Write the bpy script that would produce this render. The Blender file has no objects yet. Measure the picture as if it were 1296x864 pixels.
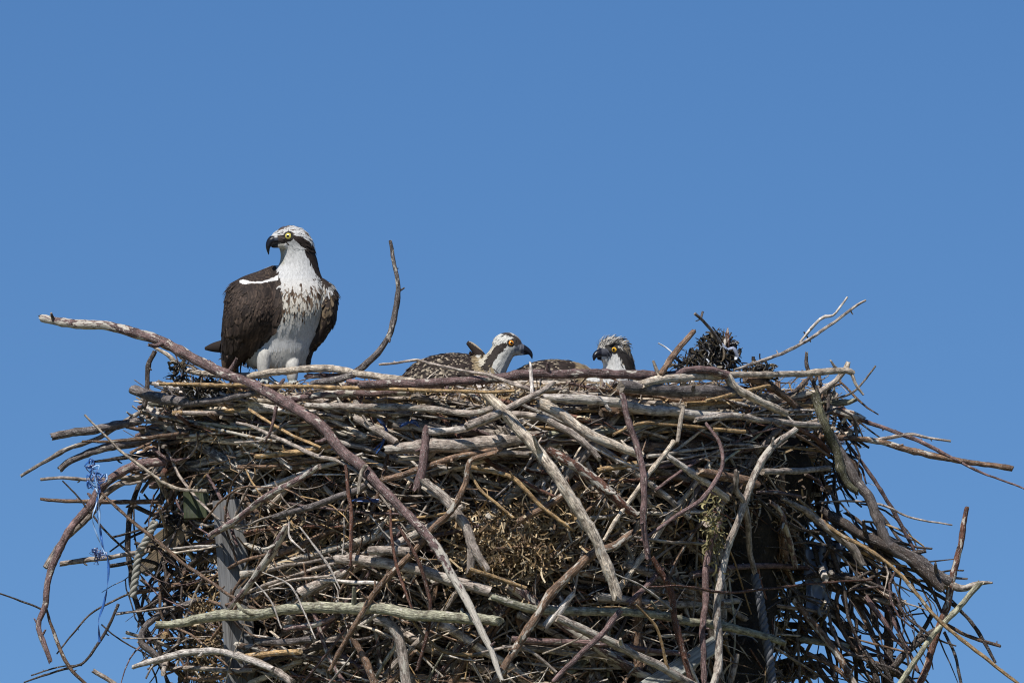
import bpy, math, random
import numpy as np
from mathutils import Vector, noise
R = random.Random(7)
C = bpy.context.scene.collection
scene = bpy.context.scene

# ------------------------------------------------------------------ camera
CAM = np.array((0.0, -36.0, 1.6)); AIM = np.array((0.0, 0.0, 7.4))
DIST = float(np.linalg.norm(AIM - CAM)); S = 0.0025          # metres per photo pixel at the nest
LENS = 36.0 * DIST / (1296 * S)
cd = bpy.data.cameras.new('camera'); cam = bpy.data.objects.new('camera', cd); C.objects.link(cam)
cam.location = CAM; cam.rotation_euler = Vector(AIM - CAM).to_track_quat('-Z', 'Y').to_euler()
cd.lens = LENS; cd.sensor_width = 36; cd.clip_end = 60000; cd.clip_start = 0.1
scene.camera = cam
FW = (AIM - CAM) / DIST; RT = np.array((1.0, 0, 0)); UP = np.cross(RT, FW); K = 36.0 / LENS / 1296

# ------------------------------------------------------------------ sky, sun, exposure
SUN_EL, SUN_AZ = math.radians(54), math.radians(180 + 26)     # azimuth measured from +Y towards +X
w = bpy.data.worlds.new('World'); scene.world = w; w.use_nodes = True
nt = w.node_tree; bg = nt.nodes['Background']
sky = nt.nodes.new('ShaderNodeTexSky'); sky.sky_type = 'NISHITA'; sky.sun_disc = False
sky.sun_elevation = SUN_EL; sky.sun_rotation = SUN_AZ
sky.altitude = 3000; sky.air_density = 1.0; sky.dust_density = 0.0; sky.ozone_density = 4.0
hs = nt.nodes.new('ShaderNodeHueSaturation'); hs.inputs['Saturation'].default_value = 1.2; hs.inputs['Hue'].default_value = .504; nt.links.new(sky.outputs[0], hs.inputs['Color'])
nt.links.new(hs.outputs[0], bg.inputs[0]); bg.inputs[1].default_value = 0.091
sl = bpy.data.lights.new('sun', 'SUN'); sl.energy = 5.0; sl.angle = math.radians(0.5); sl.color = (1, 0.96, 0.90)
so = bpy.data.objects.new('sun', sl); C.objects.link(so)
so.rotation_euler = Vector((math.sin(SUN_AZ) * math.cos(SUN_EL), math.cos(SUN_AZ) * math.cos(SUN_EL), math.sin(SUN_EL))).to_track_quat('Z', 'Y').to_euler()
so.location = (0, 0, 30)
scene.view_settings.view_transform = 'Standard'; scene.view_settings.look = 'None'
scene.view_settings.exposure = 0.0; scene.view_settings.gamma = 1.0
scene.cycles.filter_width = 1.1
scene.render.resolution_x = 1024; scene.render.resolution_y = 682

# ------------------------------------------------------------------ helpers
def P(px, py, y=0.0):
    """world point that stands at depth y (metres, away from the camera is +)"""
    px = np.asarray(px, float); py = np.asarray(py, float); y = np.asarray(y, float)
    px, py, y = np.broadcast_arrays(px, py, y)
    ray = FW + RT * ((px - 648) * K)[..., None] + UP * ((432 - py) * K)[..., None]
    t = (y - CAM[1]) / ray[..., 1]
    return CAM + ray * t[..., None]

def tag(o, label=None, cat=None, group=None, kind=None):
    if label: o['label'] = label
    if cat: o['category'] = cat
    if group: o['group'] = group
    if kind: o['kind'] = kind
    return o

def empty(name, loc, label, cat, group=None):
    o = bpy.data.objects.new(name, None); C.objects.link(o); o.location = loc; o.empty_display_size = .05
    return tag(o, label, cat, group)

class MB:
    def __init__(s): s.v = []; s.f = []; s.c = []; s.b = []; s.n = 0
    def add(s, v, f, c, b=None):
        v = np.asarray(v, float); k = len(v)
        s.v.append(v); s.f += [tuple(i + s.n for i in q) for q in f]
        c = np.asarray(c, float)
        if c.ndim == 1: c = np.tile(c, (k, 1))
        if c.shape[1] == 3: c = np.hstack([c, np.zeros((k, 1))])
        s.c.append(c); s.b.append(v if b is None else np.asarray(b, float)); s.n += k
    def build(s, name, mat, parent=None, smooth=True, origin=None):
        V = np.vstack(s.v)
        o0 = np.array(parent.location) if parent is not None else (np.array(origin) if origin is not None else np.zeros(3))
        me = bpy.data.meshes.new(name); me.from_pydata((V - o0).tolist(), [], s.f)
        a = me.attributes.new('tone', 'FLOAT_COLOR', 'POINT'); a.data.foreach_set('color', np.vstack(s.c).ravel())
        a = me.attributes.new('bk', 'FLOAT_VECTOR', 'POINT'); a.data.foreach_set('vector', np.vstack(s.b).ravel())
        if smooth: me.polygons.foreach_set('use_smooth', [True] * len(me.polygons))
        me.materials.append(mat); me.update()
        o = bpy.data.objects.new(name, me); C.objects.link(o)
        if parent is not None: o.parent = parent
        elif origin is not None: o.location = origin
        return o

def spline(pts, step):
    """Catmull-Rom resample"""
    p = np.asarray(pts, float)
    if len(p) == 2: p = np.array([p[0], (p[0] + p[1]) / 2, p[1]])
    q = np.vstack([2 * p[0] - p[1], p, 2 * p[-1] - p[-2]]); out = []
    for i in range(1, len(q) - 2):
        n = max(1, int(np.linalg.norm((q[i + 1] - q[i])[:3]) / step))
        for k in range(n):
            t = k / n
            out.append(.5 * ((2 * q[i]) + (-q[i - 1] + q[i + 1]) * t + (2 * q[i - 1] - 5 * q[i] + 4 * q[i + 1] - q[i + 2]) * t * t + (-q[i - 1] + 3 * q[i] - 3 * q[i + 1] + q[i + 2]) * t ** 3))
    out.append(q[-2]); return np.array(out)

def tube(mb, pts, rad, col, peel=0.0, sides=8, rough=.08, cap=True, broken=None, rnd=R, flat=1.0):
    pts = np.asarray(pts, float); n = len(pts)
    T = np.gradient(pts, axis=0); T /= np.linalg.norm(T, axis=1)[:, None] + 1e-12
    ref = np.array((0, 0, 1.0)) if abs(T[0][2]) < .8 else np.array((0, 1.0, 0))
    U = np.cross(T[0], ref); U /= np.linalg.norm(U); us = [U]
    for i in range(1, n):
        U = us[-1] - T[i] * np.dot(us[-1], T[i]); U /= np.linalg.norm(U) + 1e-12; us.append(U)
    U = np.array(us); W = np.cross(T, U)
    L = np.concatenate([[0], np.cumsum(np.linalg.norm(np.diff(pts, axis=0), axis=1))])
    th = np.arange(sides) * 2 * math.pi / sides; sd = rnd.uniform(0, 90)
    rad = np.asarray(rad, float) * np.ones(n)
    rr = np.empty((n, sides))
    for i in range(n):
        for j in range(sides):
            rr[i, j] = rad[i] * (1 + rough * noise.noise((L[i] * 22 + sd, math.cos(th[j]) * 1.2, math.sin(th[j]) * 1.2 + sd)) * 2 + rough * noise.noise((L[i] * 75 + sd, math.cos(th[j]) * 2.2, math.sin(th[j]) * 2.2)) * 1.3)
    ring = pts[:, None, :] + rr[..., None] * (np.cos(th)[None, :, None] * U[:, None, :] + flat * np.sin(th)[None, :, None] * W[:, None, :])
    bk = np.stack([np.repeat(L[:, None], sides, 1) + sd, rr * np.cos(th) + sd, rr * np.sin(th)], -1)
    if cap:
        if broken is None: broken = rnd.choice([.3, .5, .8, 1.5])
        for e, sg in ((0, -1), (n - 1, 1)):
            for j in range(sides):
                ring[e, j] += T[e] * sg * rad[e] * broken * rnd.uniform(-.7, .9)
    v = ring.reshape(-1, 3); b = bk.reshape(-1, 3); k = n * sides
    f = [(i * sides + j, i * sides + (j + 1) % sides, (i + 1) * sides + (j + 1) % sides, (i + 1) * sides + j) for i in range(n - 1) for j in range(sides)]
    c = np.hstack([np.tile(np.array(col), (k, 1)), np.repeat(np.asarray(peel, float) * np.ones(n), sides)[:, None]])
    if cap:
        pale = np.array((.46, .40, .31)) * .35 * rnd.uniform(.5, 1.2) + np.array(col) * .6
        v = np.vstack([v, ring[0] - T[0] * rad[0] * .02, pts[0][None] , ring[-1] + T[-1] * rad[-1] * .02, pts[-1][None]])
        b = np.vstack([b, bk[0], b[0][None], bk[-1], b[k - 1][None]])
        c = np.vstack([c, np.tile((*pale, 0), (2 * sides + 2, 1))])
        a0, c0, a1, c1 = k, k + sides, k + sides + 1, k + 2 * sides + 1
        for j in range(sides):
            f.append((c0, a0 + (j + 1) % sides, a0 + j)); f.append((c1, a1 + j, a1 + (j + 1) % sides))
    mb.add(v, f, c, b)

# ------------------------------------------------------------------ materials
def mat(name, base=None):
    m = bpy.data.materials.new(name); m.use_nodes = True; return m, m.node_tree, m.node_tree.nodes['Principled BSDF']
def nz(t, vec, scale, detail=4, rough=.6):
    n = t.nodes.new('ShaderNodeTexNoise'); n.inputs['Scale'].default_value = scale; n.inputs['Detail'].default_value = detail; n.inputs['Roughness'].default_value = rough
    if vec is not None: t.links.new(vec, n.inputs['Vector'])
    return n.outputs['Fac']
def mp(t, vec, sc):
    n = t.nodes.new('ShaderNodeMapping'); n.inputs['Scale'].default_value = sc; t.links.new(vec, n.inputs['Vector']); return n.outputs[0]
def mth(t, op, a, b=None, c=None, clamp=False):
    n = t.nodes.new('ShaderNodeMath'); n.operation = op; n.use_clamp = clamp
    for i, x in enumerate((a, b, c)):
        if x is None: continue
        if isinstance(x, (int, float)): n.inputs[i].default_value = x
        else: t.links.new(x, n.inputs[i])
    return n.outputs[0]
def mixc(t, fac, a, b, mode='MIX'):
    n = t.nodes.new('ShaderNodeMix'); n.data_type = 'RGBA'; n.blend_type = mode
    for i, x in ((0, fac), (6, a), (7, b)):
        if isinstance(x, (int, float)): n.inputs[i].default_value = x
        elif isinstance(x, tuple): n.inputs[i].default_value = (*x, 1)
        else: t.links.new(x, n.inputs[i])
    return n.outputs[2]
def rng(t, x, a, b, c=0.0, d=1.0):
    n = t.nodes.new('ShaderNodeMapRange'); t.links.new(x, n.inputs[0])
    for i, k in zip((1, 2, 3, 4), (a, b, c, d)): n.inputs[i].default_value = k
    return n.outputs[0]
def bump(t, bs, h, st, dist):
    n = t.nodes.new('ShaderNodeBump'); n.inputs['Strength'].default_value = st; n.inputs['Distance'].default_value = dist
    t.links.new(h, n.inputs['Height']); t.links.new(n.outputs[0], bs.inputs['Normal'])
def att(t, name):
    n = t.nodes.new('ShaderNodeAttribute'); n.attribute_name = name; return n

BARK, t, bs = mat('weathered_bark')
a = att(t, 'tone'); bk = att(t, 'bk').outputs['Vector']
A = nz(t, mp(t, bk, (35, 230, 230)), 1, 4); A2 = nz(t, mp(t, bk, (90, 700, 700)), 1, 3); Cr = nz(t, mp(t, bk, (14, 340, 340)), 1, 2); B = nz(t, mp(t, bk, (22, 60, 60)), 1, 3); D = nz(t, bk, 420, 2); E = nz(t, mp(t, bk, (160, 90, 90)), 1, 2)
col = mixc(t, 1.0, a.outputs['Color'], mixc(t, rng(t, mth(t, 'ADD', mth(t, 'MULTIPLY', A, .6), mth(t, 'MULTIPLY', A2, .4)), .36, .66), (.30, .28, .27), (1.7, 1.66, 1.6)), 'MULTIPLY')
Mo = nz(t, bk, 38, 5, .7); col = mixc(t, 1.0, col, mixc(t, rng(t, Mo, .36, .64), (.42, .38, .36), (1.5, 1.48, 1.44)), 'MULTIPLY')
pf = mth(t, 'SUBTRACT', mth(t, 'ADD', B, mth(t, 'MULTIPLY', a.outputs['Alpha'], .42)), .74); pf = mth(t, 'MULTIPLY', pf, 22, clamp=True)
col = mixc(t, pf, col, mixc(t, A, (.30, .26, .21), (.78, .72, .62)))
col = mixc(t, rng(t, Cr, .60, .68, 0, .8), col, (.03, .024, .02))
col = mixc(t, rng(t, D, .62, .68, 0, .85), col, (.66, .64, .60))
col = mixc(t, rng(t, E, .66, .74, 0, .75), col, (.05, .04, .035))
t.links.new(col, bs.inputs['Base Color']); bs.inputs['Roughness'].default_value = .72; bs.inputs['Specular IOR Level'].default_value = .35
bump(t, bs, mth(t, 'ADD', mth(t, 'ADD', mth(t, 'SUBTRACT', A, mth(t, 'MULTIPLY', Cr, .8)), mth(t, 'MULTIPLY', D, .4)), mth(t, 'MULTIPLY', pf, -.25)), .85, .0045)

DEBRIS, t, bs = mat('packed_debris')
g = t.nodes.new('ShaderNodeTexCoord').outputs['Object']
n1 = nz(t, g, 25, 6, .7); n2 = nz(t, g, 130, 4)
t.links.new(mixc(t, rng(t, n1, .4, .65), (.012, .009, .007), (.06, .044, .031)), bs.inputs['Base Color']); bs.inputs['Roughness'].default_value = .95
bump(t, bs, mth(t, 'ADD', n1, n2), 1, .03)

STRAW, t, bs = mat('dry_straw')
a = att(t, 'tone'); t.links.new(a.outputs['Color'], bs.inputs['Base Color']); bs.inputs['Roughness'].default_value = .7

FEATHER, t, bs = mat('plumage')
a = att(t, 'tone'); g = t.nodes.new('ShaderNodeTexCoord').outputs['Object']
n1 = nz(t, mp(t, g, (260, 260, 90)), 1, 4)
t.links.new(mixc(t, 1.0, a.outputs['Color'], mixc(t, rng(t, n1, .3, .7), (.78, .78, .78), (1.12, 1.12, 1.12)), 'MULTIPLY'), bs.inputs['Base Color'])
t.links.new(rng(t, a.outputs['Alpha'], 0, 1, .78, .28), bs.inputs['Roughness']); bs.inputs['Specular IOR Level'].default_value = .3
bump(t, bs, n1, .35, .0015)
EYE, t, bs = mat('eye_surface')
t.links.new(att(t, 'tone').outputs['Color'], bs.inputs['Base Color']); bs.inputs['Roughness'].default_value = .08

LUMBER, t, bs = mat('weathered_lumber')
a = att(t, 'tone'); bk = att(t, 'bk').outputs['Vector']
A = nz(t, mp(t, bk, (6, 95, 95)), 1, 5); B = nz(t, mp(t, bk, (2.5, 300, 300)), 1, 2); D = nz(t, bk, 14, 4)
col = mixc(t, 1.0, a.outputs['Color'], mixc(t, rng(t, A, .3, .72), (.5, .5, .5), (1.3, 1.3, 1.28)), 'MULTIPLY')
col = mixc(t, rng(t, B, .56, .64, 0, .85), col, (.035, .03, .027)); col = mixc(t, rng(t, D, .55, .75, 0, .5), col, (.20, .20, .19))
t.links.new(col, bs.inputs['Base Color']); bs.inputs['Roughness'].default_value = .85
bump(t, bs, mth(t, 'SUBTRACT', A, B), .8, .003)

ROPE, t, bs = mat('rope_fibre')
a = att(t, 'tone'); n1 = nz(t, mp(t, att(t, 'bk').outputs['Vector'], (90, 700, 700)), 1, 3)
t.links.new(mixc(t, 1.0, a.outputs['Color'], mixc(t, n1, (.5, .5, .5), (1.3, 1.3, 1.3)), 'MULTIPLY'), bs.inputs['Base Color']); bs.inputs['Roughness'].default_value = .9
bump(t, bs, n1, .7, .002)

PLASTIC, t, bs = mat('plastic_film')
a = att(t, 'tone'); t.links.new(a.outputs['Color'], bs.inputs['Base Color']); bs.inputs['Roughness'].default_value = .32
bs.inputs['Transmission Weight'].default_value = .25

WEED, t, bs = mat('dried_seaweed')
a = att(t, 'tone'); t.links.new(a.outputs['Color'], bs.inputs['Base Color']); bs.inputs['Roughness'].default_value = .4

GROUND, t, bs = mat('marsh_ground')
g = t.nodes.new('ShaderNodeTexCoord').outputs['Object']
n1 = nz(t, g, .05, 6); n2 = nz(t, g, 3, 5)
t.links.new(mixc(t, rng(t, n1, .42, .6), mixc(t, n2, (.045, .065, .02), (.09, .11, .04)), mixc(t, n2, (.10, .085, .04), (.2, .165, .09))), bs.inputs['Base Color'])
bs.inputs['Roughness'].default_value = .95; bump(t, bs, n2, .8, .08)

# ------------------------------------------------------------------ ground
mb = MB(); G = 9000
xs = np.concatenate([-np.geomspace(G, 8, 12), np.linspace(-6, 6, 5), np.geomspace(8, G, 12)])
gx, gy = np.meshgrid(xs, xs); n = len(xs)
gz = np.array([[0.25 * noise.noise((x * .03, y * .03, 0)) if abs(x) < 300 and abs(y) < 300 else 0 for x in xs] for y in xs]) - .05
mb.add(np.stack([gx, gy, gz], -1).reshape(-1, 3), [(j * n + i, j * n + i + 1, (j + 1) * n + i + 1, (j + 1) * n + i) for j in range(n - 1) for i in range(n - 1)], (.1, .1, .05))
tag(mb.build('ground', GROUND), kind='structure')

# ------------------------------------------------------------------ nest shape
def xl(py): return np.interp(py, [470, 500, 540, 600, 700, 864, 960], [250, 205, 200, 228, 240, 248, 300])
def xr(py): return np.interp(py, [470, 500, 540, 600, 660, 700, 780, 864, 960], [1010, 1035, 1058, 1052, 1030, 1004, 1000, 1012, 960])
DEP = 0.85
def Fd(px, py):
    a, b = xl(py), xr(py); u = np.clip(np.abs((px - (a + b) / 2) / ((b - a) / 2)), 0, 1)
    return -DEP * (1 - u ** 2.6) * np.interp(py, [470, 500, 620, 864, 960], [.86, .93, 1.0, .93, .8])
NEST0 = P(625, 955, 0.0)
nest = empty('osprey_nest', NEST0, 'huge bulky stick nest of grey driftwood and twigs carrying all three birds', 'nest')

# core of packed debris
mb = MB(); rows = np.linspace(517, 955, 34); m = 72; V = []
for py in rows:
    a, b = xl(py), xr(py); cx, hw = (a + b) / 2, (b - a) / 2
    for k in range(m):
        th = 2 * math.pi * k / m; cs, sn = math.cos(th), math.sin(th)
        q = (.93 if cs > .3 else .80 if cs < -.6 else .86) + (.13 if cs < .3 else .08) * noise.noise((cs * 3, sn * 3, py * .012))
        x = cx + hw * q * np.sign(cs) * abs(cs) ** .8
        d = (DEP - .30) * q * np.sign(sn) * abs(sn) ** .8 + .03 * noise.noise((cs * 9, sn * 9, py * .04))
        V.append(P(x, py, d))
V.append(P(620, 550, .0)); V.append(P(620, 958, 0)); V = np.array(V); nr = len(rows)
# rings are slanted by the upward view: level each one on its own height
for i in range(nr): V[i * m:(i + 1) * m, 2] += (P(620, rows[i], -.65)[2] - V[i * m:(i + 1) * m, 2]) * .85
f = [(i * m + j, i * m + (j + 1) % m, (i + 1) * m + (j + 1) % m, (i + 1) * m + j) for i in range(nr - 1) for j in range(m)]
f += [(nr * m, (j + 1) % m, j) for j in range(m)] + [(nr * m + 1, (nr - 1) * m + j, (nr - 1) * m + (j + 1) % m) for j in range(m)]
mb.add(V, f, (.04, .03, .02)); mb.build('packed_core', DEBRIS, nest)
ZTOP = P(620, 500, -.75)[2] + .02; XC = P(625, 497, 0)[0]

PAL = dict(pu=(.175, .115, .115), gr=(.38, .335, .30), pa=(.58, .515, .43), wh=(.62, .59, .56), ta=(.45, .31, .155), br=(.21, .135, .09),
           dk=(.07, .055, .048), rd=(.17, .080, .055), gn=(.34, .345, .26), mo=(.085, .085, .05), dg=(.14, .125, .125))

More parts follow.
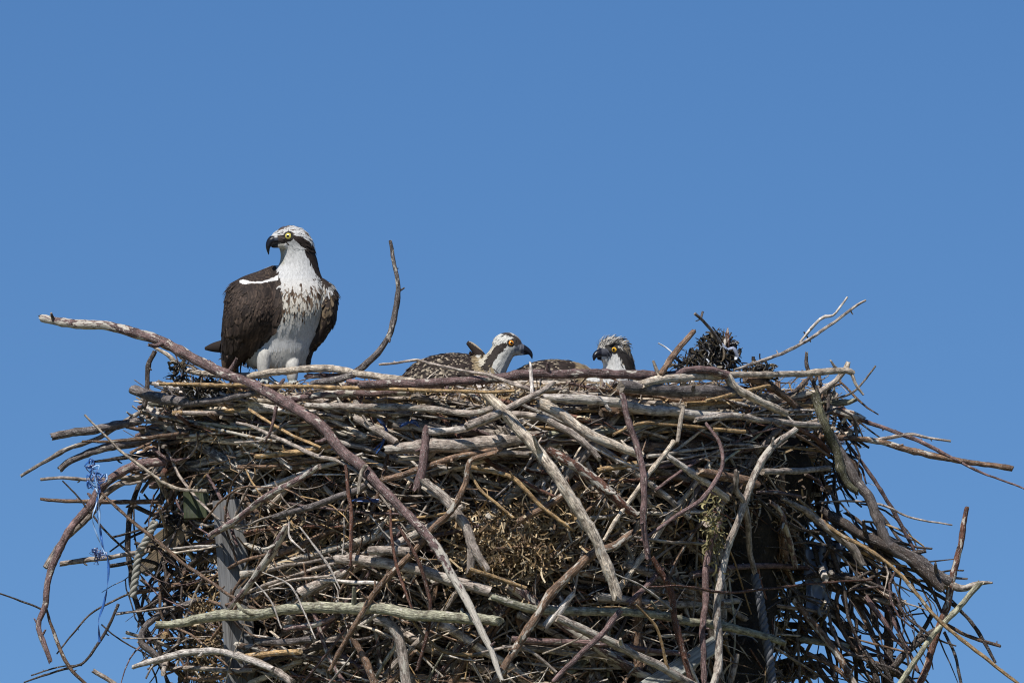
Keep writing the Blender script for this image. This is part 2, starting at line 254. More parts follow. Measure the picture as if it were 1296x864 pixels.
# traced branches: colour peel offset(m, in front of the nest face) widths(px) points(px) # label
TR = """
pu .72:.66:.5:.4:.35:.3:.25:.25:.3:.5:.8:1.0:1.05 .17 10,12,13,13,13,14,14,13,12,11,10,9,5 51,402 80,408 112,411 141,414 172,423 203,433 241,453 281,473 318,487 356,508 389,527 412,546 432,572 458,592 483,620 504,641 537,675 562,710 580,743 600,781 621,822 636,861 # long purple brown branch slanting down the nest from its pale tip
dk .05 .06 6,6,7 196,444 187,464 186,490 182,517
pa .2 .08 4,6,6 195,440 216,451 229,468
pa .25 .14 6,9,9,9,9,9,8 230,468 280,474 320,475 352,471 389,467 421,467 448,472 480,477 527,483 # pale smooth branch in front of the standing bird's legs
ta .1 .20 5,5,5,5,4 202,485 250,487 330,489.5 440,491 540,493.6 600,495 652,495 # long straight tan reed along the rim
dg .25 .12 13,15,12,9,8,8 168,492 193,502 216,507 244,511 275,507 300,502 332,495
dg .35 .06 9,11,11,10 66,552 87,548 122,543 153,537 180,532
gr .25 .05 4,6,6,6 27,602 53,586 81,570 107,561 127,553 163,530 178,521
dg .25 .03 9,9,11,13 76,594 89,581 109,572 132,567 160,562 190,552
br .2 .07 3,5,5 104,559 143,558 209,551 240,546
dk .1 .02 3,6,6 116,584 143,581 173,576 210,570
pa .0 .14 2.5,4,5 108,524 132,551 158,576 191,600 223,618 263,621
gr .3 .05 4,5,5 51,606 82,605 115,606 170,603 220,600
br .2 .03 4,6,6 51,631 99,634 148,635 206,634
pu .35 .07 9,11,12,11,10,9,8,7,6 230,583 200,585 171,590 145,601 128,616 115,639 99,656 85,679 72,702 61,734 57,767 49,790 54,810 64,836 # purple brown branch drooping off the left side of the nest
gr .2 .02 8,9,9,8 200,600 165,606 138,623 105,659 79,685 58,718
br .35 .07 3,5,5,4 59,770 71,810 85,840 112,868
dk .0 .10 2,3,3 79,608 99,629 131,669 158,695 197,731 223,764
br .1 .14 3,5,5,4 128,623 164,656 197,682 237,715 283,748 329,774
gr .2 .03 7,6,6 77,713 115,708 148,703 190,696
dk .0 .0 2,2.5,3 -10,748 26,759 55,772
dk .0 .01 3,2.5,2 170,747 122,771 95,797 72,827
dk .0 .02 4,4,3,2 150,764 131,804 108,835 89,843 30,863
dk .0 .01 2,2,2 39,854 76,843 104,841
gr .2 .0 6,6 118,848 150,868
dk .05 -.02 5,7,7,7,6 185,590 171,626 164,652 161,688 164,718 168,751 184,794 204,827
dg .3 .06 6,8,9,8 252,757 204,777 182,794 179,813 194,825 207,843 # grey curl of branch looping at the lower left edge
gn .25 .15 8,12,14,13,13,14,14,14,14,12 199,790 230,787 279,779 329,777 364,770 402,769 463,769 499,772 529,779 570,780 632,785 # thick pale greenish horizontal branch across the lower left
wh .3 .16 6,9,9,8,7 169,843 197,836 230,828 279,825 309,833 345,846
gr .2 .10 6,6 205,845 320,848
pu .55 .15 8,9,9,9,7 265,679 300,656 336,628 376,607 404,590
pu .7 .17 6,8,10,10,9 291,769 325,725 345,695 364,665
wh .1 .1 3,4,4 210,695 240,693 280,690
gr .3 .14 4,5,6,5,4 300,535 325,541 364,558 397,574 427,582 453,597 471,618
gr .5 .13 7,8,8,8,8,8 387,512 432,515 478,515 521,516 555,518 593,523 625,517
gr .2 .12 9,9,9 450,529 478,544 501,560
gr .3 .10 11,17,18,18,18 493,569 529,566 580,563 628,559 660,553 # thick grey brown log lying level in the middle of the nest
wh .2 .11 9,9,10,9 540,547 580,544 606,534 633,524
pu .3 .12 9,11,12,10 539,544 537,570 533,600 527,620
gr .4 .12 10,12,13,13,9 537,608 567,636 588,664 598,690 618,724 # grey forked limb ending in a pale fork
gr .4 .12 12,9 597,690 595,722
br .4 .16 6,7,8,8,8,7,6,5 630,572 600,580 592,588 588,613 570,646 544,674 529,692 504,718 478,746 453,787 432,822 416,850
ta .3 .14 5,6,6,5,4 592,589 630,599 651,607 666,623 687,643 727,671
ta .2 .15 3,4,4,3 593,594 608,620 630,638 650,655
rd .1 .16 4,5,5,4 437,588 441,623 445,653 443,715
pa .3 .19 6,5,4 463,588 458,596 453,624
pu .2 .15 5,4,2 350,514 345,535 336,559
ta .1 .1 4,4,4 315,518 351,541 407,567
ta .2 .09 7,7,7 325,577 366,573 420,563
dg .2 .12 6,9,9,8 346,653 384,643 437,625 470,610
br .3 .10 7,8,8,7,7 486,608 519,597 555,587 588,577 632,568
pu .5 .12 9,9,9,8 350,507 376,504 415,498 458,497 520,497
pu .3 .16 10,11,11,11,12,11,11,11,10,10 455,487 539,485 597,482 656,475 685,474 744,472 803,474 850,474 866,469 896,468 920,474 # thick purple brown branch forming the rim in front of the chicks
gr .3 .20 3,3.5,4,4,4,5,5 480,461 500,459 527,455 547,461 583,468 621,475 644,483 676,495
wh .0 .24 3,5,5 671,458 673,480 674,499
dg .3 .14 4,5,6,7,7,8,9,9,8 494,305 499.5,329 505,368 502,398 495.5,424 479.5,448 458,467 432,479 395,486 # dark curved branch standing up beside the adult bird
dk .0 .14 3,2 503,370 512,364
pu .4 .10 7,7 390,475 440,476
pu .3 .12 7,9,9 440,483 500,487 560,489
pa .35 .21 12,14,14,14,14,14,14,13 614,497 638,521 659,544 684,572 709,607 732,643 753,680 771,723 782,755 # broad bare pale branch slanting through the middle of the nest
gr .2 .24 10,11,9,8,5 590,540 631,523 659,508 684,495 703,483
gr .2 .23 6,4 690,494 710,492
gr .1 .17 8,9,9,9,7 641,525 676,527 707,541 732,557 759,580
rd .55 .14 11,12,13,13,10 694,569 732,592 763,615 783,633 805,652 # red brown limb with peeling bark right of the pale branch
pu .25 .20 7,8,8,8,8,8,7 787,497 794,529 804,559 813,592 815,628 815,660 819,706 # upright purple grey branch hanging below the rim
dg .15 .17 14,15,15,15,13 786,489 816,492 855,495 895,494 930,498 # dark log with a pale sawn end under the rim
wh .55 .11 10,12,12,12,11,9 687,503 727,504 778,509 819,517 855,520 893,525 932,526
pa .5 .15 13,13,12,12,9 682,510 710,523 738,544 778,564 812,574
ta .1 .10 4,4,4,4 776,550 809,535 850,536 930,545
pa .1 .18 5,7,6,5 851,511 864,516 861,535 857,560
pu .2 .18 4,5,6,6,5,4 893,535 901,546 912,564 912,592 890,628 855,653 811,684
pa .1 .15 6,6,6,5 853,558 829,590 783,653 764,683
br .3 .12 10,12,12 886,596 926,605 955,612
gr .3 .10 6,7,7 598,580 631,574 670,574
wh .0 .13 3,3.5,3.5 745,563 778,579 811,595
ta .4 .10 7,8,7 756,596 783,590 812,585
wh .5 .10 7,9,8 844,577 880,602 920,629
br .3 .08 7,8,8 655,660 702,635 734,612
br .45 .16 10,11,11,11,11,10,9 800,676 778,690 750,702 722,728 697,756 676,787 656,817 638,845 620,868
pu .15 .21 8,7,7,6 786,772 763,802 738,827 700,862
pu .2 .12 7,7,7 838,719 815,745 796,765
gr .5 .13 10,11,11,11,11,11 705,781 743,799 773,812 809,830 844,848 880,868
gn .3 .10 8,11,11,10,10,10,10,10,8 622,755 669,769 727,773 804,774 839,778 880,786 918,792 956,801 992,812 # long pale branch lying level across the lower right
gr .55 .20 7,9,9,9,9,9,10,10,9 1007,543 982,562 961,590 949,620 939,648 926,684 916,720 909,758 909,797 911,835 902,868 # mottled grey branch curving down the right of the nest
pu .2 .15 6,9,9,8,8,8,7 913,655 898,695 893,728 892,759 888,797 890,830 892,868
rd .1 .14 6,8,8,8,8,7 825,705 842,733 852,756 855,787 862,817 877,868
wh .0 .17 2,3,3 778,725 816,743 850,770
ta .0 .15 3,4,4 804,764 827,789 837,812 845,845
ta .2 .13 5,5,5 595,720 631,731 666,744
wh .2 .14 6,11,10 726,751 708,772 688,793
rd .2 .22 3,3.5,3.5,3.5,3,2 819,742 860,742 913,750 951,748 982,745 1023,739 1104,733
gr .1 .14 3,4,4,4 600,827 646,818 674,825 704,850
ta .2 .15 3,4,5,4 514,769 529,794 542,809 567,825 610,829
rd .1 .17 3,4,4,3 494,644 496,682 501,713 511,743 522,772
rd .1 .18 4,5,5,5,4 504,665 524,700 537,736 543,766 539,807 527,848
gr .4 .13 10,13,13,13,13 474,784 490,788 502,800 509,822 515,868
br .3 .11 8,9,9 447,808 463,837 475,868
gr .2 .12 11,12,12 467,696 490,696 520,698
gr .4 .09 11,13,14,14,13 425,707 478,710 529,720 580,736 620,747
wh .1 .12 4,5,5 406,734 440,736 478,738
gr .0 .13 3,4,3 340,743 376,732 424,728
wh .0 .2 1.5,2.5,2.5,2 333,724 364,738 381,764 399,808
wh .0 .2 1.5,2.5,2 323,736 343,759 357,795
wh .0 .18 2,3,2 366,660 367,680 386,698
wh .0 .16 2,3,3,2 380,666 399,692 418,719 430,745
pu .5 .11 8,8,7 360,795 402,789 425,779
dg .2 .10 9,9,8 324,811 360,812 397,808
ta .3 .11 7,7,7 300,831 346,827 380,824
gr .2 .15 8,9,9 300,828 335,842 370,862
pa .5 .20 11,11,10,9,10 815,485 843,480 878,478 908,477 922,474 # cream forked branch resting on the right rim
pa .25 .20 8,8,8,8,9,8 918,474 982,473 1028,472 1065,469 1076,470 1080,472
pa .25 .19 9,6 1070,470 1074,458
pa .2 .19 5,4,2.5 1078,473 1084,487 1093,500
pa .3 .22 11,10,10,10,8 918,473 931,490 950,500 973,511 996,524
br .2 .14 8,9,9,8 943,479 968,486 991,499 1006,514
ta .0 .18 4,4 862,487 932,492
ta .0 .2 4,5,4 894,507 935,497 974,488
dk .1 .20 4,5,5,5 1021,446 1021,462 1028,480 1036,499
mo .15 .20 11,12,12,11,10,8 1030,496 1043,536 1058,572 1062,592 1074,613 1086,622 # dark mossy limb crossing the right shoulder of the nest
gr .4 .16 6,8,8,8,8 880,531 931,525 969,530 1002,535 1037,539
ta .1 .15 5,5 903,543 942,546
ta .0 .13 4,5 990,565 1040,570
br .2 .17 3,4,4 977,534 1015,554 1050,577
rd .3 .15 6,7,7 1010,542 1033,554 1050,571
gr .2 .15 8,8,7 965,597 1007,595 1049,592
pu .4 .15 3,5,4 957,623 982,623 1012,628
gr .3 .19 7,7,8,7,7 933,596 931,618 941,635 946,661 948,690 955,724
pu .6 .14 6,7,8,7 975,635 987,646 995,671 1007,716
gr .2 .16 5,8,10,11,9 990,630 1015,644 1051,672 1076,690 1093,716
ta .3 .17 4,5,5,5,5,5,4 1010,632 1040,657 1064,675 1102,695 1143,728 1188,782 1229,817 1290,866 # long straight tan stick slanting out to the lower right corner
dk .1 .13 10,13,14,14,13 1038,644 1070,664 1102,682 1143,700 1170,725 1193,745
dg .2 .12 9,12,13,13,12,11 1048,540 1064,572 1084,608 1102,633 1112,660 1127,692 1158,710
dg .3 .12 13,13,12,10 1127,690 1158,708 1185,724 1205,735
dk .0 .10 8,5 1140,702 1172,697
br .45 .05 6,7,8,8,7,7 1035,553 1076,554 1115,558 1153,569 1204,580 1242,587 1282,593 # long straight grey brown stick pointing far out to the right
pu .2 .08 5,5,5,5,4,3,2.5 1040,519 1089,532 1127,545 1178,565 1217,585 1242,597 1300,620
rd .75 .10 9,13,12,8 1046,514 1060,520 1078,524 1093,531
gr .4 .09 5,5,4,3 1100,558 1148,549 1173,553 1203,558
pu .2 .07 4,5,5,5,4,4 1072,560 1094,590 1115,620 1132,648 1153,687 1163,710 1192,775
gr .1 .12 2,3,3,2.5,2 1036,634 1102,636 1143,652 1166,658 1205,664
rd .45 .08 6,8,8,9,9,9,9 1224,641 1219,675 1211,710 1204,741 1199,769 1188,802 1164,868 # upright reddish stick with white patches at the far right
gr .4 .08 7,9,9,7,3 1176,732 1197,738 1217,745 1239,738 1256,737
gn .2 .13 8,7,7,7,7 1240,738 1214,769 1188,797 1163,830 1136,868
dk .0 .06 4,5,5,4 1143,728 1199,761 1224,784 1245,812 1260,838
br .2 .06 4,5,4 1199,790 1229,806 1266,817
dg .1 .05 4,4,4 1195,799 1209,832 1217,866
dk .0 .0 7,9,9,7 1036,703 1066,728 1102,753 1145,764
dk .0 .02 8,8,8 1046,740 1075,752 1102,766 1110,790
dk .0 .0 10,10,10,9 1040,758 1058,782 1076,807 1102,838 1110,870
dk .0 -.05 9,11,12,12 1121,700 1125,771 1125,817 1121,868
dk .0 -.03 5,6,5 1043,753 1070,772 1098,798
pu .1 .05 4,5,5,4 1098,700 1112,738 1132,787 1148,820 1163,850
dk .0 .0 6,6 1180,777 1150,824
dk .0 .04 9,9,8 1128,848 1150,822 1190,794
dk .0 .0 11,12,12 1098,840 1132,848 1156,868
dk .0 .01 5,6,6 1062,690 1095,730 1128,760
dk .0 .03 4,4 1070,735 1140,775
dk .0 .03 3,3 1100,800 1140,848
gr .2 .05 6,8,6 1105,758 1128,762 1146,760
br .5 .10 8,9,9,8 1005,760 1041,802 1059,827 1084,868
gn .3 .02 8,8 1015,808 1075,818
dk .0 .0 5,4 1076,700 1079,780
br .2 .09 2,3,3 1075,806 1110,815 1150,825
gr .3 .20 3,4,4.5,4.5,4,4,4,3 929,468 959,458 991,446 1019,432 1051,411 1079,390 1095,380 # long thin forked twig reaching up right from the rim
wh .2 .20 3,4,4,3,2.5 1012,433 1038,403 1054,399 1065,387 1073,376
dk .1 .19 2,2 1017,420 1026,432
br .25 .22 8,8,7,7 834,476 852,450 866,432 878,419 # short thick brown stick jutting up from the rim
dg .4 .05 5,4,4 912,433 894,410 879,396
dg .6 .05 3,3 888,402 890,394
rd .5 .05 9,7,2 919,436 920,428 921,416
gr .1 .12 2.5,3,3 1108,463 1093,483 1075,499 1042,507
dk .1 .12 5,6,5 998,500 1012,490 1024,478
gr .3 .12 8,8,7 1030,503 1054,486 1066,472
gn .2 .08 6,9,8,4 1040,508 1058,509 1074,508 1083,505
gr .1 .08 3,4,3 1060,498 1052,512 1044,520
gr .2 .05 3,4,3 1060,540 1080,545 1087,544
dk .0 .0 6,6 170,640 215,660
br .1 .05 6,7 168,750 235,738
dk .0 -.03 7,7,6 240,640 205,680 180,725
dk .0 -.03 6,7,7 300,670 240,715 190,770
gr .2 .04 3,4,3 222,632 250,640 284,634
br .2 .05 3,3,2 238,612 252,640 258,668
pu .2 .06 4,5,4 262,600 284,640 300,690
wh .1 .05 3,3,2 270,652 300,668 340,664
br .1 .06 4,5,4 262,735 300,712 345,700
br .1 .0 6,6,5 260,690 215,745 175,775
dk .0 .0 5,5 175,770 230,772
gr .0 .1 2.5,2.5 146,777 240,765
gr .0 .1 2,2 155,807 260,808
dk .0 .05 3,3 140,680 230,655
"""
def parse(line):
    lab = None
    if '#' in line: line, lab = line.split('#'); lab = lab.strip()
    k = line.split(); return k[0], ([float(x) for x in k[1].split(':')] if ':' in k[1] else float(k[1])), float(k[2]), [float(x) for x in k[3].split(',')], np.array([[float(q) for q in s.split(',')] for s in k[4:]]), lab

def depth_path(pxy, off):
    Fi = Fd(pxy[:, 0], pxy[:, 1]) - off
    L = np.concatenate([[0], np.cumsum(np.linalg.norm(np.diff(pxy, axis=0), axis=1))]); L /= L[-1] + 1e-9
    A = np.vstack([np.ones_like(L), L]).T; co = np.linalg.lstsq(A, Fi, rcond=None)[0]; d = .55 * (A @ co) + .45 * Fi
    return d + min(0, float((Fi - d).min()) * .7)

def stick(mb, pxy, widths, col, peel, off, rnd, sides=8, wob=1.0, step=7, spurs=True, dep=None):
    q = spline(pxy, step) if len(pxy) > 1 else pxy
    L = np.concatenate([[0], np.cumsum(np.linalg.norm(np.diff(q, axis=0), axis=1))]); tot = L[-1] + 1e-9
    wd = np.interp(L / tot, np.linspace(0, 1, len(widths)), widths)
    sd = rnd.uniform(0, 100)
    q = q + np.array([[noise.noise((l * .022 + sd, 0, 0)) * 2.4 + noise.noise((l * .07 + sd, 3, 0)) * .9, noise.noise((l * .022 + sd, 7, 0)) * 2.4 + noise.noise((l * .07 + sd, 9, 0)) * .9] for l in L]) * wob
    nk = int(tot / 45)
    for _ in range(nk):
        kx = rnd.uniform(.1, .9) * tot; am = rnd.gauss(0, .05) * wob * min(1, 80 / tot); dv = q[-1] - q[0]; dv = np.array([-dv[1], dv[0]]) / (np.linalg.norm(dv) + 1e-9)
        q = q + dv[None] * (am * np.maximum(0, L - kx) - am * (tot - kx) * L / tot)[:, None]
    d = depth_path(q, off) if dep is None else dep(q)
    pts = P(q[:, 0], q[:, 1], d)
    c = np.array(PAL[col]) * (rnd.uniform(.85, 1.15) if sides >= 8 else rnd.uniform(.5, 1.3))
    for _ in range(int(tot / 70)):                       # swollen nodes
        k = rnd.uniform(0, tot); wd = wd * (1 + .16 * np.exp(-((L - k) / 3.5) ** 2))
    if isinstance(peel, list): peel = np.interp(L / tot, np.linspace(0, 1, len(peel)), peel)
    tube(mb, pts, wd * S / 2, c, peel, sides, rough=.11, rnd=rnd)
    if not np.isscalar(peel): peel = .3
    if spurs:
        for _ in range(int(tot / 95 + rnd.random() * .9)):
            i = rnd.randrange(1, len(pts) - 1) if len(pts) > 2 else 0
            dr = np.array([rnd.uniform(-1, 1) for _ in range(3)]); dr /= np.linalg.norm(dr); r0 = wd[i] * S / 2
            ln = r0 * rnd.uniform(1.8, 4.5)
            tube(mb, [pts[i], pts[i] + dr * ln * .6, pts[i] + dr * ln + np.array([0, 0, ln * .15])], [r0 * .55, r0 * .42, r0 * .28], c * .9, peel, 6, rnd=rnd)

rt = random.Random(21); counts = dict(branch=0, twig=0); extra = MB()
tr = [parse(l) for l in TR.strip().split('\n')]
tr.sort(key=lambda k: -np.mean(k[3]) * np.linalg.norm(np.ptp(k[4], axis=0)))
for col, peel, off, wds, pxy, lab in tr:
    kind = 'branch' if np.mean(wds) >= 5.9 else 'twig'
    free = pxy[:, 0].max() > 1100 or pxy[:, 0].min() < 140
    mb = MB() if counts[kind] < 100 else extra
    stick(mb, pxy, wds, col, peel, off, rt, sides=10 if kind == 'branch' else 7, wob=.8 if kind == 'branch' else .6, step=5)
    if mb is not extra:
        o = mb.build(kind, BARK, nest); counts[kind] += 1
        if lab: o['label'] = lab

# ---- the mass of further sticks
rf = random.Random(5)
def pick(r, tbl):
    x = r.random() * sum(w for _, w in tbl)
    for k, w_ in tbl:
        x -= w_
        if x <= 0: return k
    return tbl[-1][0]
MIX = [('gr', 27), ('wh', 15), ('pa', 17), ('br', 14), ('pu', 11), ('dg', 10), ('dk', 5), ('ta', 7), ('rd', 4), ('gn', 4)]
def angle(px, py, r):
    if px > 960 and py > 600: return r.gauss(42, 16) if r.random() < .7 else r.gauss(88, 14)
    if px > 880 and py > 640: return r.gauss(85, 18) if r.random() < .6 else r.gauss(20, 25)
    if py < 590: return r.gauss(2, 11) if r.random() < .78 else r.gauss(30 if px < 640 else -30, 25)
    if px < 300: return r.gauss(-25, 30) if r.random() < .6 else r.gauss(80, 20)
    return r.gauss(0, 22) if r.random() < .5 else r.choice([-1, 1]) * r.gauss(48, 18)
sm = extra
def hole(px, py): return .13 * max(0, noise.noise((px * .017, py * .022, 4)) + .05 + .10 * (py > 600)) * 2 * (py > 525)
for i in range(1450):
    py = rf.uniform(492, 945) if rf.random() < .7 else rf.uniform(492, 600)
    a0, b0 = xl(py) - 8, xr(py) + 8; px = rf.uniform(a0, b0)
    if 625 < py and abs(px - np.interp(py, [640, 864], [290, 308])) < 34 and rf.random() < .6: continue
    if py > 795 and abs((px - 862) * .55 + (py - 842)) < 24 and 800 < px < 915 and rf.random() < .85: continue
    if py > 605 and px < 262 and rf.random() < .4: continue
    if ((px - 645) / 62) ** 2 + ((py - 690) / 36) ** 2 < 1 and rf.random() < .8: continue
    if px > 925 and py > 645 and rf.random() < .38: continue
    an = math.radians(angle(px, py, rf)); wdt = min(14, 2.7 + rf.expovariate(1 / 2.8)); ln = rf.uniform(55, 150) + wdt * 9
    if px < a0 + 70 or px > b0 - 70: ln *= .75
    bend = rf.gauss(0, .07); n = 5; k = np.linspace(-.5, .5, n)
    q = np.stack([px + ln * k * math.cos(an) - ln * bend * (k * k * 4 - .5) * math.sin(an) * .5, py + ln * k * math.sin(an) + ln * bend * (k * k * 4 - .5) * math.cos(an) * .5], 1)
    if q[:, 1].min() < 484: q[:, 1] += 484 - q[:, 1].min()
    if q[:, 1].mean() < 650 and (q[:, 0].max() > 1068 or q[:, 0].min() < 172): continue
    if q[:, 1].mean() > 600 and q[:, 0].min() < 206 and rf.random() < .85: continue
    inset = (rf.uniform(-.04, .20) if wdt > 6 else rf.uniform(-.06, .20)) + hole(px, py)
    stick(sm, q, [wdt, wdt * rf.uniform(.8, 1), wdt * rf.uniform(.5, .9)], pick(rf, MIX), rf.choice([0, .1, .2, .4, .6]), -inset, rf, sides=7, wob=1.1, step=16, spurs=rf.random() < .35)
# back half and bowl, seen only from the side
for i in range(420):
    th = rf.uniform(0, math.pi); hw = (xr(600) - xl(600)) / 2 * S
    z = P(620, rf.uniform(500, 940), 0)[2]; x = XC + hw * math.cos(th); y = DEP * math.sin(th) - rf.uniform(0, .1)
    tn = np.array([-hw * math.sin(th), DEP * math.cos(th), rf.gauss(0, .25)]); tn /= np.linalg.norm(tn); ln = rf.uniform(.2, .5)
    c0 = np.array([x, y, z]); rr = rf.uniform(.004, .014)
    tube(sm, [c0 - tn * ln * .5, c0 + np.array([0, .015, .01]), c0 + tn * ln * .5], [rr, rr, rr * .7], PAL[pick(rf, MIX)], .2, 6, rnd=rf)
for i in range(420):
    th = rf.uniform(0, 2 * math.pi); q = math.sqrt(rf.random()); hw = 1.0
    c0 = np.array([XC + hw * q * math.cos(th), DEP * .93 * q * math.sin(th), ZTOP - .10 + .07 * q + rf.uniform(-.02, .02)])
    an = th + math.pi / 2 + rf.gauss(0, .5); tn = np.array([math.cos(an), math.sin(an), rf.gauss(0, .04)]); ln = rf.uniform(.15, .45); rr = rf.uniform(.003, .011)
    tube(sm, [c0 - tn * ln * .5, c0, c0 + tn * ln * .5], [rr, rr, rr * .7], PAL[pick(rf, MIX)], .2, 6, rnd=rf)
tag(extra.build('branch_pile', BARK, nest), 'countless further grey and brown sticks packed between the larger branches', kind='stuff')

# ---- fine twigs
tm = MB()
for i in range(2400):
    py = rf.uniform(490, 940); a0, b0 = xl(py) - 14, xr(py) + 14; px = rf.uniform(a0, b0)
    if 625 < py and abs(px - np.interp(py, [640, 864], [290, 308])) < 34 and rf.random() < .6: continue
    if py > 795 and abs((px - 862) * .55 + (py - 842)) < 24 and 800 < px < 915 and rf.random() < .85: continue
    if py > 605 and px < 262 and rf.random() < .4: continue
    if ((px - 645) / 62) ** 2 + ((py - 690) / 36) ** 2 < 1 and rf.random() < .8: continue
    if px > 925 and py > 645 and rf.random() < .4: continue
    an = math.radians(angle(px, py, rf) + rf.gauss(0, 22)); wdt = rf.uniform(.9, 2.8); ln = rf.uniform(22, 95)
    bend = rf.gauss(0, .10); k = np.linspace(-.5, .5, 5)
    q = np.stack([px + ln * k * math.cos(an) - ln * bend * (k * k * 4 - .5) * math.sin(an) * .5, py + ln * k * math.sin(an) + ln * bend * (k * k * 4 - .5) * math.cos(an) * .5], 1)
    if q[:, 1].min() < 480: q[:, 1] += 480 - q[:, 1].min()
    stick(tm, q, [wdt, wdt * .9, wdt * .5], pick(rf, [('gr', 12), ('wh', 12), ('pa', 14), ('br', 22), ('rd', 14), ('dk', 16), ('ta', 12)]), 0, -rf.uniform(-.08, .18) - hole(px, py), rf, sides=5, wob=1.1, step=14, spurs=False)
# loose dark tangle on both flanks
def flank(n, x0, x1, y0, y1, am, asd, cols, wmax=4.5, back=(-.12, .12), lmax=130):
    for i in range(n):
        px, py = rf.uniform(x0, x1), rf.uniform(y0, y1); an = math.radians(rf.gauss(am, asd)); ln = rf.uniform(30, lmax); wdt = rf.uniform(1.2, wmax); k = np.linspace(-.5, .5, 5); bend = rf.gauss(0, .3)
        q = np.stack([px + ln * k * math.cos(an) - ln * bend * (k * k * 4 - .5) * math.sin(an) * .5, py + ln * k * math.sin(an) + ln * bend * (k * k * 4 - .5) * math.cos(an) * .5], 1)
        dd = rf.uniform(*back)
        stick(tm, q, [wdt, wdt, wdt * .5], pick(rf, cols), .1, -dd, rf, sides=6, wob=2, step=12, spurs=rf.random() < .4)
DKS = [('dk', 8), ('dg', 3), ('br', 1.5), ('pu', .7), ('gr', .5)]  # mostly dark tones: the flanks' silhouette shade is put into the stick colours
flank(44, 190, 240, 600, 864, 70, 45, DKS, 6)
flank(26, 172, 215, 640, 850, 110, 40, DKS, 5)
flank(50, 1010, 1085, 640, 864, 42, 22, DKS, 6)
flank(48, 1050, 1130, 700, 870, 55, 25, DKS, 7)
flank(30, 1060, 1160, 660, 740, 32, 10, [('gr', 2), ('dk', 3), ('dg', 3), ('ta', 1), ('br', 2)], 6, lmax=160)
flank(22, 1110, 1190, 740, 864, 60, 30, DKS, 4)
flank(40, 1035, 1085, 500, 640, 60, 25, DKS, 6, lmax=90)
flank(26, 180, 240, 520, 610, -12, 20, [('gr', 3), ('br', 3), ('pu', 2), ('dg', 2)], 6, lmax=100)
flank(90, 230, 1060, 478, 494, 0, 50, [('gr', 2), ('pa', 2), ('br', 2), ('dk', 1)], 1.8, back=(-.16, .05), lmax=34)
flank(26, 215, 345, 615, 860, -18, 42, [('gr', 3), ('pa', 2), ('br', 3), ('dk', 2), ('pu', 2)], 5, back=(-.16, .02), lmax=150)
flank(22, 215, 330, 455, 505, 20, 50, DKS, 2.5, lmax=45)
tag(tm.build('twig_tangle', BARK, nest), 'fine dead twigs tangled all through the nest', kind='stuff')

# ---- dry grass and roots
gm = MB()
def blades(n, cx, cy, sx, sy, cols, ins, l0=8, l1=38, wob=1):
    for i in range(n):
        px, py = (rf.gauss(cx, sx), rf.gauss(cy, sy)) if sx < 900 else (rf.uniform(xl(cy) + 10, xr(cy) - 10), rf.uniform(500, 930))
        if py < 488 or py > 945: continue
        a0, b0 = xl(py), xr(py)
        if px < a0 - 5 or px > b0 + 5: continue
        an = rf.uniform(0, 2 * math.pi); ln = rf.uniform(l0, l1) ; cv = rf.gauss(0, .9) * wob; wdt = rf.uniform(.5, 1.3) * S
        pts = []; x, y = px, py; d = float(Fd(px, py)) + rf.uniform(*ins); dd = rf.gauss(0, .012)
        for k in range(4):
            pts.append(P(x, max(y, 484), d + dd * k)); x += ln / 3 * math.cos(an); y += ln / 3 * math.sin(an); an += cv * .6
        pts = np.array(pts); sdv = np.cross(pts[-1] - pts[0], (rf.gauss(0, .5), -1, rf.gauss(0, .5))); sdv = sdv / (np.linalg.norm(sdv) + 1e-9) * wdt
        v = np.vstack([pts - sdv, pts + sdv]); c = np.array(pick(rf, cols)) * rf.uniform(.6, 1.25)
        gm.add(v, [(k, k + 1, k + 5, k + 4) for k in range(3)], c)
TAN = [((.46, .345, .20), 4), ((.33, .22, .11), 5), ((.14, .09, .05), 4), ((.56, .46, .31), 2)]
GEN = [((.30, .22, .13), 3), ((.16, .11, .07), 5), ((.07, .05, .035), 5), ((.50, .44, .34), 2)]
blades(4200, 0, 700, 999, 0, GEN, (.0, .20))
blades(2000, 648, 690, 33, 23, TAN, (-.08, .08), 6, 24, 1.5)
blades(700, 690, 650, 55, 30, TAN, (-.03, .1))
blades(400, 280, 560, 45, 30, TAN, (0, .16))
blades(350, 400, 680, 60, 40, TAN, (0, .16))
blades(500, 250, 800, 30, 40, TAN, (-.03, .1))
blades(600, 480, 500, 120, 12, TAN, (-.05, .08))
blades(600, 800, 500, 150, 14, TAN, (-.05, .08))
blades(500, 950, 620, 50, 30, GEN, (-.03, .1))
blades(150, 903, 672, 6, 22, [((.22, .19, .08), 1), ((.3, .26, .12), 1)], (-.2, -.12), 5, 18, 2)
tag(gm.build('grass_lining', STRAW, nest, smooth=False), 'dry tan grass and root fibres stuffed between the sticks', kind='stuff')

